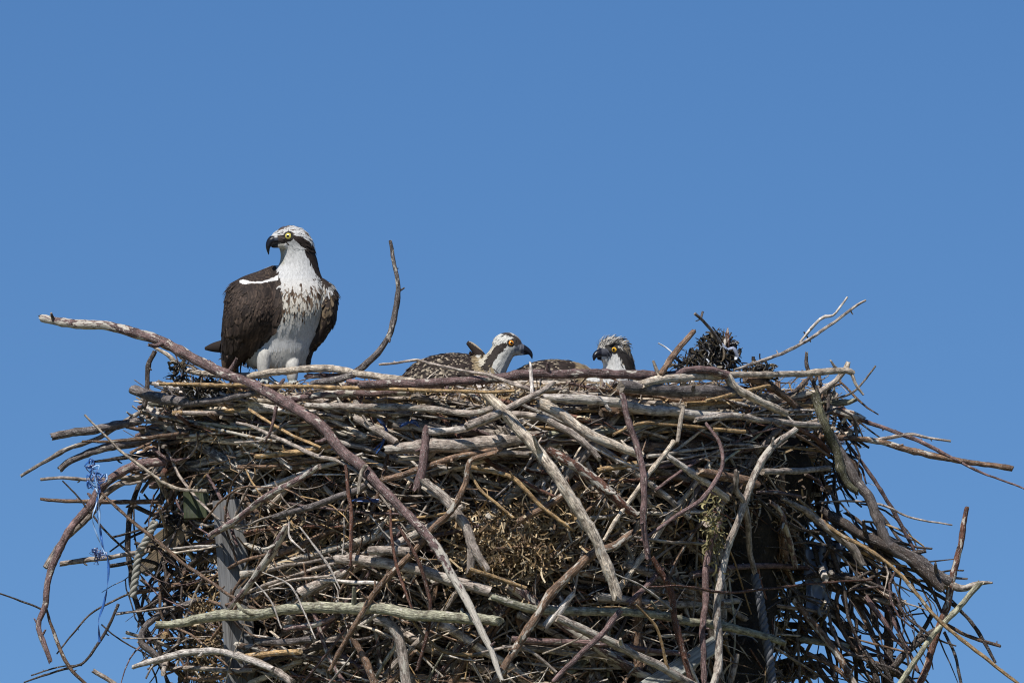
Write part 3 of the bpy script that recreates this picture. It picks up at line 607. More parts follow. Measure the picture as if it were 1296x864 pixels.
# ------------------------------------------------------------------ wooden platform
def beam(mb, p0, p1, w0, d0, col, ref=(0, 1, 0)):
    p0, p1 = np.array(p0, float), np.array(p1, float); T = p1 - p0; L = np.linalg.norm(T); T /= L
    U = np.cross(np.array(ref, float), T); U /= np.linalg.norm(U); W = np.cross(T, U); bv = min(w0, d0) * .07
    prof = []
    for sx, sy in ((-1, -1), (1, -1), (1, 1), (-1, 1)):
        cx, cy = sx * w0 / 2, sy * d0 / 2
        e = [(cx, cy - sy * bv), (cx - sx * bv, cy)]
        prof += e if sx * sy > 0 else e[::-1]
    n = max(2, int(L / .06)); V = []; Bk = []
    for i in range(n + 1):
        for (a_, b_) in prof:
            V.append(p0 + T * L * i / n + U * a_ + W * b_); Bk.append((L * i / n + p0[0] * 3, a_ + p0[0], b_))
    f = [(i * 8 + j, i * 8 + (j + 1) % 8, (i + 1) * 8 + (j + 1) % 8, (i + 1) * 8 + j) for i in range(n) for j in range(8)]
    f += [tuple(range(8))[::-1], tuple(n * 8 + j for j in range(8))]
    mb.add(V, f, col, Bk)
plat = empty('nesting_platform', (0, 0, 0), 'weathered grey timber frame and posts holding up the stick nest', 'platform')
GREY = (.19, .19, .195)
def post(px0, px1, y0, y1, top=640):
    a = P(px0, top, y0); b = P(px1, 864, y1); k = (a[2] + .05 + .4) / (a[2] - b[2]); g = a + (b - a) * ((a[2] + .3) / (a[2] - b[2])); m_ = MB()
    beam(m_, g, a, .098, .095, GREY); return m_.build('post', LUMBER, plat, smooth=False)
post(289, 307, -.27, -.25, 634); post(960, 944, -.12, -.11, 660); post(330, 344, .42, .40); post(930, 916, .42, .40)
b = MB(); beam(b, P(249, 656, -.17), P(248, 622, -.17), .080, .04, (.055, .07, .03)); tag(b.build('board', LUMBER, plat, smooth=False), 'green stained board end at the top of the left post')
b = MB(); beam(b, P(790, 888, -.78), P(905, 815, -.50), .050, .03, (.42, .42, .38)); tag(b.build('brace', LUMBER, plat, smooth=False), 'pale bare diagonal brace at the bottom')
b = MB(); beam(b, P(180, 722, .0), P(240, 668, -.06), .045, .03, (.26, .195, .125)); beam(b, P(176, 700, .03), P(222, 664, -.03), .028, .022, (.22, .17, .11)); tag(b.build('board', LUMBER, plat, smooth=False), 'tan split slab of wood at the left edge')
zb = P(620, 958, 0)[2]
for i in range(9):
    b = MB(); y = -.62 + i * .155; beam(b, (-.85, y, zb - .05), (.8, y, zb - .05), .125, .035, (.36, .34, .30)); b.build('board', LUMBER, plat, smooth=False)
for y in (-.45, .47):
    b = MB(); beam(b, (-.85, y, zb - .14), (.8, y, zb - .14), .06, .13, (.33, .32, .29)); b.build('beam', LUMBER, plat, smooth=False)

# ------------------------------------------------------------------ ropes, ribbon, plastic, seaweed
def rope(pxy, d0, d1, wpx, col, label):
    q = spline(pxy, 1.6); n = len(q); dd = np.linspace(d0, d1, n); c = P(q[:, 0], q[:, 1], dd); m_ = MB()
    T = np.gradient(c, axis=0); T /= np.linalg.norm(T, axis=1)[:, None]; U = np.cross(T, (0, 1, 0)); U /= np.linalg.norm(U, axis=1)[:, None]; W = np.cross(T, U); r = wpx * S / 4
    for s_ in range(3):
        ph = np.arange(n) * .42 + s_ * 2.094
        tube(m_, c + (U * np.cos(ph)[:, None] + W * np.sin(ph)[:, None]) * r, r * 1.02, col, 0, 8, rough=.04)
    return tag(m_.build('rope', ROPE, origin=c[0]), label, 'rope')
rope([(196, 660), (186, 682), (176, 700), (172, 725), (168, 755)], -.12, -.08, 10.5, (.36, .345, .30), 'frayed off white twisted rope hanging off the left flank of the nest')
rope([(955, 728), (962, 760), (968, 800), (974, 835), (980, 890)], -.36, -.36, 12, (.15, .155, .17), 'dark grey twisted rope dangling over the lower right of the nest')

def strip(mb, pxy, d, wpx, col, tw=.5, seed=0):
    q = spline(pxy, 3); n = len(q); wpx = wpx * .8; dd = d + np.array([noise.noise((i * .15, seed, 0)) * .02 for i in range(n)]); c = P(q[:, 0], q[:, 1], dd)
    T = np.gradient(c, axis=0); T /= np.linalg.norm(T, axis=1)[:, None] + 1e-9; U = np.cross(T, (0, 1, 0)); U /= np.linalg.norm(U, axis=1)[:, None] + 1e-9; W = np.cross(T, U)
    ph = np.arange(n) * tw * .35 + seed; sd = (U * np.cos(ph)[:, None] + W * np.sin(ph)[:, None]) * wpx * S / 2; th = np.cross(T, sd); th = th / (np.linalg.norm(th, axis=1)[:, None] + 1e-9) * .0005
    V = np.vstack([c - sd - th, c + sd - th, c + sd + th, c - sd + th])
    mb.add(V, [(a_ * n + i, a_ * n + i + 1, b_ * n + i + 1, b_ * n + i) for i in range(n - 1) for a_, b_ in ((0, 1), (1, 2), (2, 3), (3, 0))] , col)
m_ = MB(); BL = (.045, .16, .50); PB = (.30, .48, .75); NV = (.02, .04, .16)
strip(m_, [(118, 596), (126, 615), (122, 640), (126, 665), (130, 690), (137, 710), (136, 740), (131, 765), (125, 785), (126, 812)], -.24, 4, BL, .6, 1)
strip(m_, [(120, 600), (124, 630), (117, 655), (124, 680), (133, 700)], -.25, 2.6, PB, .9, 2)
strip(m_, [(112, 606), (123, 622), (126, 650), (125, 670)], -.25, 3, PB, .8, 5)
for i in range(16):
    a_ = rf.uniform(0, 6.28); x, y = 118 + rf.gauss(0, 5), 603 + rf.gauss(0, 8)
    strip(m_, [(x, y), (x + 9 * math.cos(a_), y + 7 * math.sin(a_)), (x + 7 * math.cos(a_ + 1.2), y + 10 * math.sin(a_ + 1.2)), (x, y + 6)], -.24 + rf.gauss(0, .012), 2.6, rf.choice([BL, PB, NV, BL]), 1.2, i)
for i in range(16):
    a_ = rf.uniform(0, 6.28); x, y = 125 + rf.gauss(0, 4), 701 + rf.gauss(0, 3)
    strip(m_, [(x, y), (x + 7 * math.cos(a_), y + 5 * math.sin(a_)), (x + 5 * math.cos(a_ + 1.2), y + 6 * math.sin(a_ + 1.2)), (x, y)], -.24 + rf.gauss(0, .01), 2.4, rf.choice([NV, NV, (.1, .14, .3)]), 1.2, i)
tag(m_.build('ribbon', PLASTIC, origin=P(120, 600, -.24)), 'long knotted blue plastic ribbon dangling from sticks at the left of the nest', 'ribbon')
for (pl, c_, lb) in (([(474, 575), (484, 560), (488, 545), (480, 530)], (.025, .08, .26), 'scrap of blue plastic caught in sticks left of the thick level log'),
                     ([(506, 538), (521, 536), (530, 539)], (.025, .08, .26), 'small blue plastic scrap directly above the thick level log'),
                     ([(446, 634), (462, 630), (478, 634)], (.03, .09, .3), 'dull blue plastic strip in shade left of the long purple branch'),):
    m_ = MB(); d = float(Fd(pl[0][0], pl[0][1])) - .10
    for i in range(3): strip(m_, [(x + rf.gauss(0, 2), y + rf.gauss(0, 2)) for x, y in pl], d + .03 - .01 * i, 3, c_, .7, i)
    tag(m_.build('plastic_scrap', PLASTIC, origin=P(*pl[0], d)), lb, 'plastic scrap', 'blue plastic scraps caught among the sticks')

# torn plastic sheet on the right
m_ = MB(); nu, nv = 16, 20; V = []
for j in range(nv + 1):
    for i in range(nu + 1):
        u, v = i / nu, j / nv
        x = 1016 + 26 * v * .2 + u * (52 - 28 * v) + 3 * noise.noise((u * 4, v * 4, 1)); y = 694 + v * 78 + 6 * noise.noise((u * 3, v * 3, 5)) - u * 6 + 14 * u * v
        V.append(P(x, y, -.02 + .05 * noise.noise((u * 5, v * 5, 9)) + .02 * noise.noise((u * 14, v * 14, 9))))
m_.add(V, [(j * (nu + 1) + i, j * (nu + 1) + i + 1, (j + 1) * (nu + 1) + i + 1, (j + 1) * (nu + 1) + i) for j in range(nv) for i in range(nu)], (.36, .42, .55))
o = m_.build('plastic_sheet', PLASTIC, origin=P(1030, 700, .12)); md = o.modifiers.new('thick', 'SOLIDIFY'); md.thickness = .001
tag(o, 'crumpled pale plastic sheet behind dark twigs on the right flank', 'plastic sheet')

# dark seaweed and litter clump
def clump(cx, cy, rx, ry, d, n, label, bits=0):
    m_ = MB()
    for i in range(n):
        a_ = rf.uniform(0, 6.28); q = math.sqrt(rf.random()) * .92; x, y = cx + rx * q * math.cos(a_), cy + ry * q * math.sin(a_); L = rf.uniform(5, 24); ww = rf.uniform(1, 2.4) if rf.random() < .7 else rf.uniform(3, 6)
        pts = [(x, y)]
        for k in range(3):
            a_ += rf.gauss(0, 1.1); x += L / 3 * math.cos(a_); y += L / 3 * math.sin(a_); pts.append((x, min(y, cy + ry + 4)))
        strip(m_, pts, d + rf.gauss(0, .02), ww, rf.choice([(.012, .010, .009), (.02, .016, .013), (.045, .033, .024), (.12, .09, .055), (.07, .055, .03), (.01, .01, .012)]), 1.3, i * .7)
    for i in range(bits):
        a_ = rf.uniform(0, 6.28); x, y = cx + rx * .7 * math.cos(a_), cy + ry * .7 * math.sin(a_)
        strip(m_, [(x, y), (x + 3, y + 3), (x + 2, y + 7)], d - .05, rf.uniform(2, 4), (.5, .52, .56), .8, i)
    return tag(m_.build('seaweed_clump', WEED, origin=P(cx, cy, d)), label, 'seaweed')
def xclump(*a_): return clump(*a_)
m0 = clump(907, 449, 20, 19, -.38, 900, 'black dried seaweed heap with shiny litter on the right rim under a forked twig', 9)
clump(885, 462, 28, 8, -.40, 260, 'low flat spread of dark seaweed at the foot of the tall seaweed heap', 6)
clump(957, 474, 17, 9, -.38, 170, 'thin scatter of black seaweed under the long upward twig', 0)
clump(228, 474, 9, 11, -.25, 60, 'small tangle of black seaweed on the left rim beside the adult bird', 1)
clump(262, 494, 26, 7, -.35, 260, 'dark flattened seaweed bundle under the tan reed at the left rim', 3)
# litter film on the heap and feathers
m_ = MB(); strip(m_, [(914, 434), (921, 442), (928, 440), (934, 452)], -.44, 5, (.35, .40, .52), .5, 2); strip(m_, [(926, 440), (930, 442), (932, 448), (931, 455)], -.44, 5, (.7, .72, .75), .1, .2)
tag(m_.build('plastic_wrapper', PLASTIC, origin=P(920, 445, -.44)), 'torn clear plastic wrapper wound into the black seaweed heap', 'wrapper')
m_ = MB(); strip(m_, [(833, 434), (842, 439), (852, 447)], -.62, 2.2, (.72, .74, .76), .1, .2)
tag(m_.build('feather', FEATHER, origin=P(842, 440, -.62)), 'loose white feather against the sky beside the short thick stick', 'feather')

# ------------------------------------------------------------------ birds
def ssphere(c, r, rot=0, n=16):
    V = []; f = []
    for i in range(n + 1):
        for j in range(n * 2):
            a_, b_ = math.pi * i / n, math.pi * j / n
            x, y, z = r[0] * math.sin(a_) * math.cos(b_), r[1] * math.cos(a_), r[2] * math.sin(a_) * math.sin(b_)
            V.append((c[0] + x * math.cos(rot) - y * math.sin(rot), c[1] + x * math.sin(rot) + y * math.cos(rot), c[2] + z))
    m2 = n * 2; f = [(i * m2 + j, i * m2 + (j + 1) % m2, (i + 1) * m2 + (j + 1) % m2, (i + 1) * m2 + j) for i in range(n) for j in range(m2)]
    return np.array(V), f
def sloft(rings, m2=28, sub=4):
    """rings: (py, cx, cd, rx, rd) -> closed surface in picture units"""
    q = spline(np.array(rings, float), 3.0); V = []
    for (py, cx, cd_, rx, rd) in q:
        for j in range(m2):
            b_ = 2 * math.pi * j / m2; V.append((cx + max(rx, .3) * math.cos(b_), py, cd_ + max(rd, .3) * math.sin(b_)))
    n = len(q); f = [(i * m2 + j, i * m2 + (j + 1) % m2, (i + 1) * m2 + (j + 1) % m2, (i + 1) * m2 + j) for i in range(n - 1) for j in range(m2)]
    f += [tuple(range(m2))[::-1], tuple((n - 1) * m2 + j for j in range(m2))]
    return np.array(V), f
def stube(pts, m2=14, flat=1.0):
    """pts: (px,py,d,r)"""
    q = spline(np.array(pts, float), 2.0); c, r = q[:, :3], np.maximum(q[:, 3], .25); mb_ = MB(); tube(mb_, c, r, (1, 1, 1), 0, m2, rough=0, cap=False, flat=flat)
    V = np.vstack(mb_.v); f = mb_.f; n = len(c); f = f + [tuple(range(m2))[::-1], tuple((n - 1) * m2 + j for j in range(m2))]
    return V, f
def fuse(shapes, name, voxel=.9, smooth=3):
    V = []; f = []; k = 0
    for v, ff in shapes: V.append(v); f += [tuple(i + k for i in q) for q in ff]; k += len(v)
    me = bpy.data.meshes.new(name); me.from_pydata(np.vstack(V).tolist(), [], f); o = bpy.data.objects.new(name, me); C.objects.link(o)
    r = o.modifiers.new('r', 'REMESH'); r.mode = 'VOXEL'; r.voxel_size = voxel; s_ = o.modifiers.new('s', 'SMOOTH'); s_.factor = .5; s_.iterations = smooth
    dg = bpy.context.evaluated_depsgraph_get(); m2 = bpy.data.meshes.new_from_object(o.evaluated_get(dg)); bpy.data.objects.remove(o)
    n = len(m2.vertices); co = np.empty(n * 3); m2.vertices.foreach_get('co', co); nr = np.empty(n * 3); m2.vertices.foreach_get('normal', nr)
    fs = [tuple(p.vertices) for p in m2.polygons]; bpy.data.meshes.remove(m2)
    co = co.reshape(-1, 3); nr = nr.reshape(-1, 3)
    if float((nr * (co - co.mean(0))).sum(1).mean()) < 0: nr = -nr; fs = [q[::-1] for q in fs]
    return co, nr, fs
def toworld(v, y0): return P(v[:, 0], v[:, 1], y0 + v[:, 2] * S)
def seg(p, line):
    """distance from p to polyline and position along it (0..1)"""
    best = 1e9; tb = 0
    for i in range(len(line) - 1):
        a_, b_ = np.array(line[i]), np.array(line[i + 1]); ab = b_ - a_; t_ = min(1, max(0, np.dot(p - a_, ab) / np.dot(ab, ab))); d = np.linalg.norm(p - a_ - ab * t_)
        if d < best: best = d; tb = (i + t_) / (len(line) - 1)
    return best, tb
def N3(x, y, z, s): return noise.noise((x * s, y * s, z * s))

def bird(name, label, shapes, y0, paint, feat, eyes, rnd, origin, extra_parts=None, spiky=0, nf=3000):
    root = empty(name, P(*origin[:2], y0 + origin[2] * S), label, 'bird')
    co, nr, fs = fuse(shapes, name); W_ = toworld(co, y0)
    cols = np.array([paint(*co[i], nr[i]) for i in range(len(co))]); mb_ = MB(); mb_.add(W_, fs, cols); mb_.build('body', FEATHER, root)
    fm = MB(); idx = rnd.choices(range(len(co)), k=nf)
    for i in idx:
        fl = feat(*co[i], nr[i], rnd)
        if fl is None: continue
        ln, wd, direc, lift, tipc, tipw = fl
        n_ = nr[i]; dv = np.array(direc, float); dv -= n_ * np.dot(dv, n_); dn = np.linalg.norm(dv)
        if dn < .15: continue
        dv = dv / dn; a_ = rnd.gauss(0, .18); sd = np.cross(dv, n_); dv = dv * math.cos(a_) + sd * math.sin(a_); sd = np.cross(dv, n_)
        base = np.array(paint(*co[i], n_)[:3]) * rnd.uniform(.93, 1.06); b0 = co[i] + n_ * .05; V = []; cc = []
        prof = [(0, .55), (.35, .95), (.7, .9), (.9, .55), (1.0, .12)]
        for t_, w_ in prof:
            c_ = b0 + dv * ln * t_ + n_ * (lift * math.sin(t_ * 1.9) * ln * .5)
            cr = n_ * (.05 * wd)
            V += [c_ - sd * wd * w_ / 2 - cr, c_, c_ + sd * wd * w_ / 2 - cr]
            m_ = 1.0 if t_ >= 1 - tipw else 0.0
            e = tipc if tipc is not None and m_ else base
            e2 = tipc if tipc is not None and (m_ or t_ > .5 and tipw > .15) else base
            cc += [(*e2, 0), (*e, 0), (*e2, 0)]
        f = [(k * 3 + j, k * 3 + j + 1, k * 3 + j + 4, k * 3 + j + 3) for k in range(4) for j in range(2)]
        fm.add(toworld(np.array(V), y0), f, np.array(cc))
    if extra_parts:
        fr = nr[:, 2] < .15; fc = co[fr]; fn = nr[fr]
        for (x0, y0_, x1, y1_, wd, shade) in extra_parts:
            V = []; cc = []; k7 = 9
            for j in range(k7):
                t_ = j / (k7 - 1); x = x0 + (x1 - x0) * t_ + 1.5 * math.sin(t_ * 3.1) * (1 if x0 < 350 else -1); y = y0_ + (y1_ - y0_) * t_
                for sgn in (-1, 0, 1):
                    w_ = wd / 2 * min(1, .5 + t_ * 2) * (1 if t_ < .75 else math.sqrt(max(0.01, 1 - ((t_ - .75) / .25) ** 2)))
                    xx = x + sgn * w_; q = (fc[:, 0] - xx) ** 2 + (fc[:, 1] - y) ** 2; m = int(np.argmin(q))
                    V.append((xx, y, fc[m, 2] - .5 - .9 * t_ - (.5 if sgn == 0 else 0)))
                    e = np.array(BRN) * shade; cc.append((*(e if sgn == 0 else e + np.array((.075, .052, .036)) * (shade - .55 if t_ > .2 else 0)), 0))
            f = [(j * 3 + i, j * 3 + i + 1, j * 3 + i + 4, j * 3 + i + 3) for j in range(k7 - 1) for i in range(2)]
            fm.add(toworld(np.array(V), y0), f, np.array(cc))
    fm.build('plumage', FEATHER, root)
    for (c, r, look, iris, ir, pr) in eyes:
        v, f = ssphere((0, 0, 0), (1, 1, 1), 0, 18); lk = np.array(look, float); lk /= np.linalg.norm(lk); dt = v @ lk
        cc = np.array([(.005, .005, .005) if math.acos(max(-1, min(1, q))) < pr else (iris if math.acos(max(-1, min(1, q))) < ir else (.012, .01, .009)) for q in dt])
        e = MB(); e.add(toworld(v * r + np.array(c), y0), f, cc); e.build('eye', EYE, root)
    return root

def foot(cx, cy, d, sgn=1):
    out = []
    for dx, dd in ((-7, -7), (1, -10), (8, -6), (2, 8)):
        out.append(stube([(cx, cy - 2, d, 3.0), (cx + dx * .55, cy + .5, d + dd * .6, 2.4), (cx + dx, cy + 2.5, d + dd, 2.0)]))
        out.append(stube([(cx + dx, cy + 2.2, d + dd, 1.7), (cx + dx * 1.25, cy + 4, d + dd * 1.25, 1.1), (cx + dx * 1.3, cy + 8, d + dd * 1.25, .35)]))
    return out

WF = []; rw = random.Random(12)
for (ya, L0, wd) in ((364, 14, 6.5), (373, 17, 7), (382, 19, 7.5), (393, 22, 7.5), (404, 28, 8), (414, 36, 8)):
    a0 = np.interp(ya, [355, 380, 400, 420], [298, 288, 285, 286]) + 3; a1 = np.interp(ya, [355, 400, 414], [352, 354, 347])
    k = int((a1 - a0) / (wd * .72))
    for j in range(k + 1):
        x = a0 + (a1 - a0) * j / k + rw.gauss(0, .6); lean = np.interp(x, [285, 352], [.03, -.42]) * (1 if ya > 380 else .5)
        L = L0 * rw.uniform(.88, 1.12); y1 = min(ya + L, np.interp(x, [285, 300, 320, 340, 352], [470, 464, 448, 430, 412]) + 2)
        if y1 - ya < 8: continue
        x += rw.gauss(0, 1.3); WF.append((x, ya + abs(rw.gauss(0, 2.6)), x + lean * (y1 - ya) + rw.gauss(0, 2.2), y1 + rw.gauss(0, 2.5), wd * rw.uniform(.8, 1.15), rw.uniform(.6, 1.7)))
for j in range(7): WF.append((420 - j * 1.6, 396 + j * 2.5, 409 - j * 2.8, 428 + j * 2.8, 6, rw.uniform(.7, 1.3)))
# adult --------------------------------------------------------------
WHT = (.58, .575, .56); BRN = (.024, .0155, .012)
adult_shapes = [
    sloft([(472, 356, 12, 10, 10), (464, 353, 12, 36, 27), (448, 351, 7, 45, 31), (430, 353, 4, 49, 33), (410, 358, 0, 51, 37), (390, 364, -2, 50, 39), (370, 369, 0, 46, 36), (355, 373, 5, 36, 29), (343, 376, 7, 28.5, 25), (332, 378, 8, 24, 22.5), (320, 377, 8, 22, 21.5), (310, 374, 6, 22.5, 20.5), (302, 370, 3, 23.5, 19.5), (294, 368.5, 3, 20.5, 17), (288.5, 368, 3, 13.5, 11), (285.6, 368, 3, 4, 4)]),
    ssphere((355, 300, -5), (11.5, 8.5, 10.5)), ssphere((383, 308, 9), (14, 10, 13), .5),
    stube([(357, 303, -8, 8), (350, 303, -11, 7), (344.5, 304, -13, 6), (341, 307.5, -14, 4.6), (339.3, 312, -15, 3.2), (339.3, 317, -15, 2), (340.4, 323, -15, .6)]),
    stube([(360, 309, -8, 6), (352, 310, -11, 4), (345.5, 311.5, -12.5, 2.6), (343.5, 312.5, -13, 1.2)]),
    sloft([(336, 350, 14, 6, 8), (343, 341, 10, 14, 14), (351, 329, 2, 24, 22), (362, 322, -6, 32, 28), (376, 321, -13, 36, 31), (392, 320, -16, 37, 32), (410, 317, -14, 36, 30), (428, 309, -8, 29, 27), (444, 301, 0, 21, 23), (458, 294, 7, 14, 18), (472, 288, 12, 6, 9), (477, 286, 14, 2, 3)]),
    sloft([(352, 405, 4, 4, 6), (362, 413, 0, 10, 13), (374, 415.5, -4, 12, 17), (390, 415, -5, 12, 19), (405, 413, -4, 12, 18), (420, 407, -1, 10, 15), (435, 399, 2, 7, 11), (447, 391, 5, 2, 4)]),
    stube([(306, 436, 24, 10), (284, 438, 34, 8.5), (270, 439.5, 40, 6), (259, 441, 44, 2)], flat=.7),
    stube([(338, 432, 0, 8), (335, 444, -17, 9), (333.5, 455, -19, 8.8), (333.5, 468, -18, 7.6), (336, 480, -18, 5)]),
    stube([(370, 444, 2, 8), (370, 458, -11, 9), (369.5, 468, -14, 8), (370, 478, -14, 6.8), (370, 484, -14, 4.5)]),
] + foot(337, 481, -18) + foot(371, 484, -14)
def wing_in(py): return np.interp(py, [336, 342, 350, 365, 400, 412, 425, 440, 455, 468], [349, 351, 354, 357.5, 358, 353, 345, 330, 313, 299])
def wing_r(py): return np.interp(py, [362, 366, 371, 382, 398, 424, 447], [430, 422, 416, 410.5, 406, 400, 391])
EYE_STR = [(371, 300), (378, 303), (386, 309), (393, 319), (399, 332), (405, 346), (411, 356)]
def apaint(x, y, d, n):
    p = np.array((x, y)); g = N3(x, y, d, .35); g2 = N3(x + 40, y * .35, d, .5)
    front = d < 12
    # beak, feet
    if x < 351.5 and y > 298.5 and y < 326 and not (x > 347 and y < 300.5): return (.012, .013, .018, 1) if x < 347.5 or y > 304 else (.05, .055, .07, .8)
    if y > 479 and 322 < x < 385:
        return (.40, .41, .38, .3) if y < 485.5 else (.02, .02, .02, 1)
    if y < 334:
        if (x - 365.5) ** 2 + (y - 299) ** 2 < 46 and d < 5: return (.015, .012, .010, .2)
        ds, t_ = seg(p, EYE_STR)
        hw = np.interp(t_, [0, .15, .3, .55, .8, 1], [2.5, 4.2, 5.6, 6.2, 5.5, 4.5]) + g * 2
        if ds < hw and (d < 14): return (*BRN, 0)
        if d > 14 and y > 304 and x > 372: return (*BRN, 0)
        if 351 < x < 364 and 295 + (364 - x) * .25 < y < 307.5 and front: return (.055, .042, .036, 0)
        if seg(p, [(350, 292), (356, 288.5), (362, 286.5)])[0] < 1.6 + g: return (.10, .07, .055, 0)
        if y > 303.5 and x < 360: return (.42, .40, .34, 0)  # head's shadow on the left of throat and neck, painted as cream
        if y > 318 and x < 362: return (.52, .52, .50, 0)
        if y < 297 and x > 354 and N3(x * .45 + y * .5, (y - x * .45) * 1.6, d, .55) > .24: return (.16, .125, .10, 0)
        k = .93 + g * .25; return (WHT[0] * k, WHT[1] * k, WHT[2] * k, 0)
    ds, t_ = seg(p, EYE_STR)
    if y < 362 and ds < 5 + g * 3 + (3 if d > 8 else 0): return (*BRN, 0)
    if (d > 16 and y < 452 and not (x > 350 and x < 395 and y > 440)) or (y > 428 and y < 450 and x < 290): return (*BRN, 0)
    inn = wing_in(y) + g * 2.5
    if x < inn and y < 470 and front and y > 334:
        if x > 303 and x < 352 and abs(y - np.interp(x, [303, 312, 330, 352], [356, 357, 357.5, 351.5])) < np.interp(x, [303, 307, 311, 318, 335, 352], [.9, 2.6, 2.8, 1.0, 1.1, 3.2]) + g * .9: return (.72, .70, .67, 0)
        if y > 456 and x < 302: return (.13, .085, .05, 0)
        s_ = max(0, g2) * 1.6 * np.interp(x, [290, 330, 356], [.25, 1.1, .7]); b_ = np.array(BRN) * (1 + .5 * g); q = b_ + (np.array((.10, .07, .048)) - b_) * min(1, s_); return (*q, 0)
    if x > wing_r(y) + g * 1.5 and y > 362:
        s_ = max(0, N3(x, y, d, .9) + .15) * np.interp(y, [365, 375, 400, 420], [.4, 1.5, .8, .1]) * (1 if x < 421 else .25); q = np.array(BRN) + (np.array((.30, .22, .13)) - np.array(BRN)) * min(1, s_); return (*q, 0)
    if x < 303 and y > 455: return (.20, .14, .085, 0)
    base = np.array(WHT)
    if 352 < y < 412 and 352 < x < 412 and d < 6:                     # breast band of brown marks
        m_ = N3(x * 1.3, y * .55, 3, .30); wgt = math.exp(-((y - 385) / 24) ** 2)
        if m_ * wgt > .17 + .05 * g: base = base * .12 + np.array((.13, .08, .045)) * .88
        for sx, sy, rr in ((370, 370, 3), (388.5, 377, 3.2), (365, 377, 2.6), (381, 361, 1.8), (361, 389, 2.2), (395, 364, 2.4), (403, 372, 2.6), (398, 352, 2.5), (374, 393, 2), (384, 402, 2)):
            if (x - sx) ** 2 + ((y - sy) * .75) ** 2 < rr * rr: base = np.array((.075, .045, .028))
        base = base * (1 - .22 * wgt * np.array((.4, .7, 1.2)))
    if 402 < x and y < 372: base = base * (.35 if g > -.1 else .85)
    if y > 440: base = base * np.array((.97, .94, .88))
    k = .95 + g * .12
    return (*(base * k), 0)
def afeat(x, y, d, n, r):
    if x < 353 and 297 < y < 326: return None
    if y > 470 and 322 < x < 385: return None
    if (x - 365.5) ** 2 + (y - 299) ** 2 < 60: return None
    if x < 291 and y > 428: return None
    if y > 440 and (abs(x - 334) < 13 or abs(x - 369) < 12): return None
    if 303 < x < 355 and 345 < y < 361: return None
    if y < 318:
        nape = x > 384 and y > 298
        return (r.uniform(4, 6.5) * (1.5 if nape else 1), r.uniform(1.6, 2.4), (.9, .45, .25), .25 if nape else .06, None, 0)
    if y < 350: return (r.uniform(5, 8), r.uniform(1.4, 2.2), (.15 if x < 390 else .5, 1, 0), .12 if x > 396 else .03, None, 0)
    if x < wing_in(y) and wing_in(y) - x < 12: return (r.uniform(6, 9), r.uniform(3.5, 5), (-.7, 1, 0), .04, None, 0)
    if x < wing_in(y) or (d > 14 and y < 452):
        if y < 350: return (8, 4, (-.5, 1, 0), .04, None, 0)
        if y > 425: return (r.uniform(16, 26), r.uniform(5, 7), (-.25, 1, .2), .02, (.04, .028, .02), .12)
        return (r.uniform(9, 15), r.uniform(2.5, 4.5), (-.22, 1, .1), .02, tuple(np.array((.055, .037, .026)) * r.uniform(.4, 1.4)), .10)
    if x > wing_r(y): return (r.uniform(8, 14), r.uniform(4, 6), (-.3, 1, .1), .04, (.16, .11, .065) if r.random() < .4 and x < 420 else None, .1)
    return (r.uniform(6, 10), r.uniform(1.6, 2.8), (0, 1, 0), .03, None, 0)
bird('osprey', 'adult osprey with dark brown wings and white breast standing on the left rim', adult_shapes, -.44, apaint, afeat,
     [((365.5, 299, -12.6), 5.0, (-.25, -.1, -1), (.70, .60, .14), .92, .42), ((351.5, 299, 9), 4.6, (-.6, 0, .9), (.62, .60, .13), .92, .42)], random.Random(3), (354, 488, -16), extra_parts=WF, nf=5200)

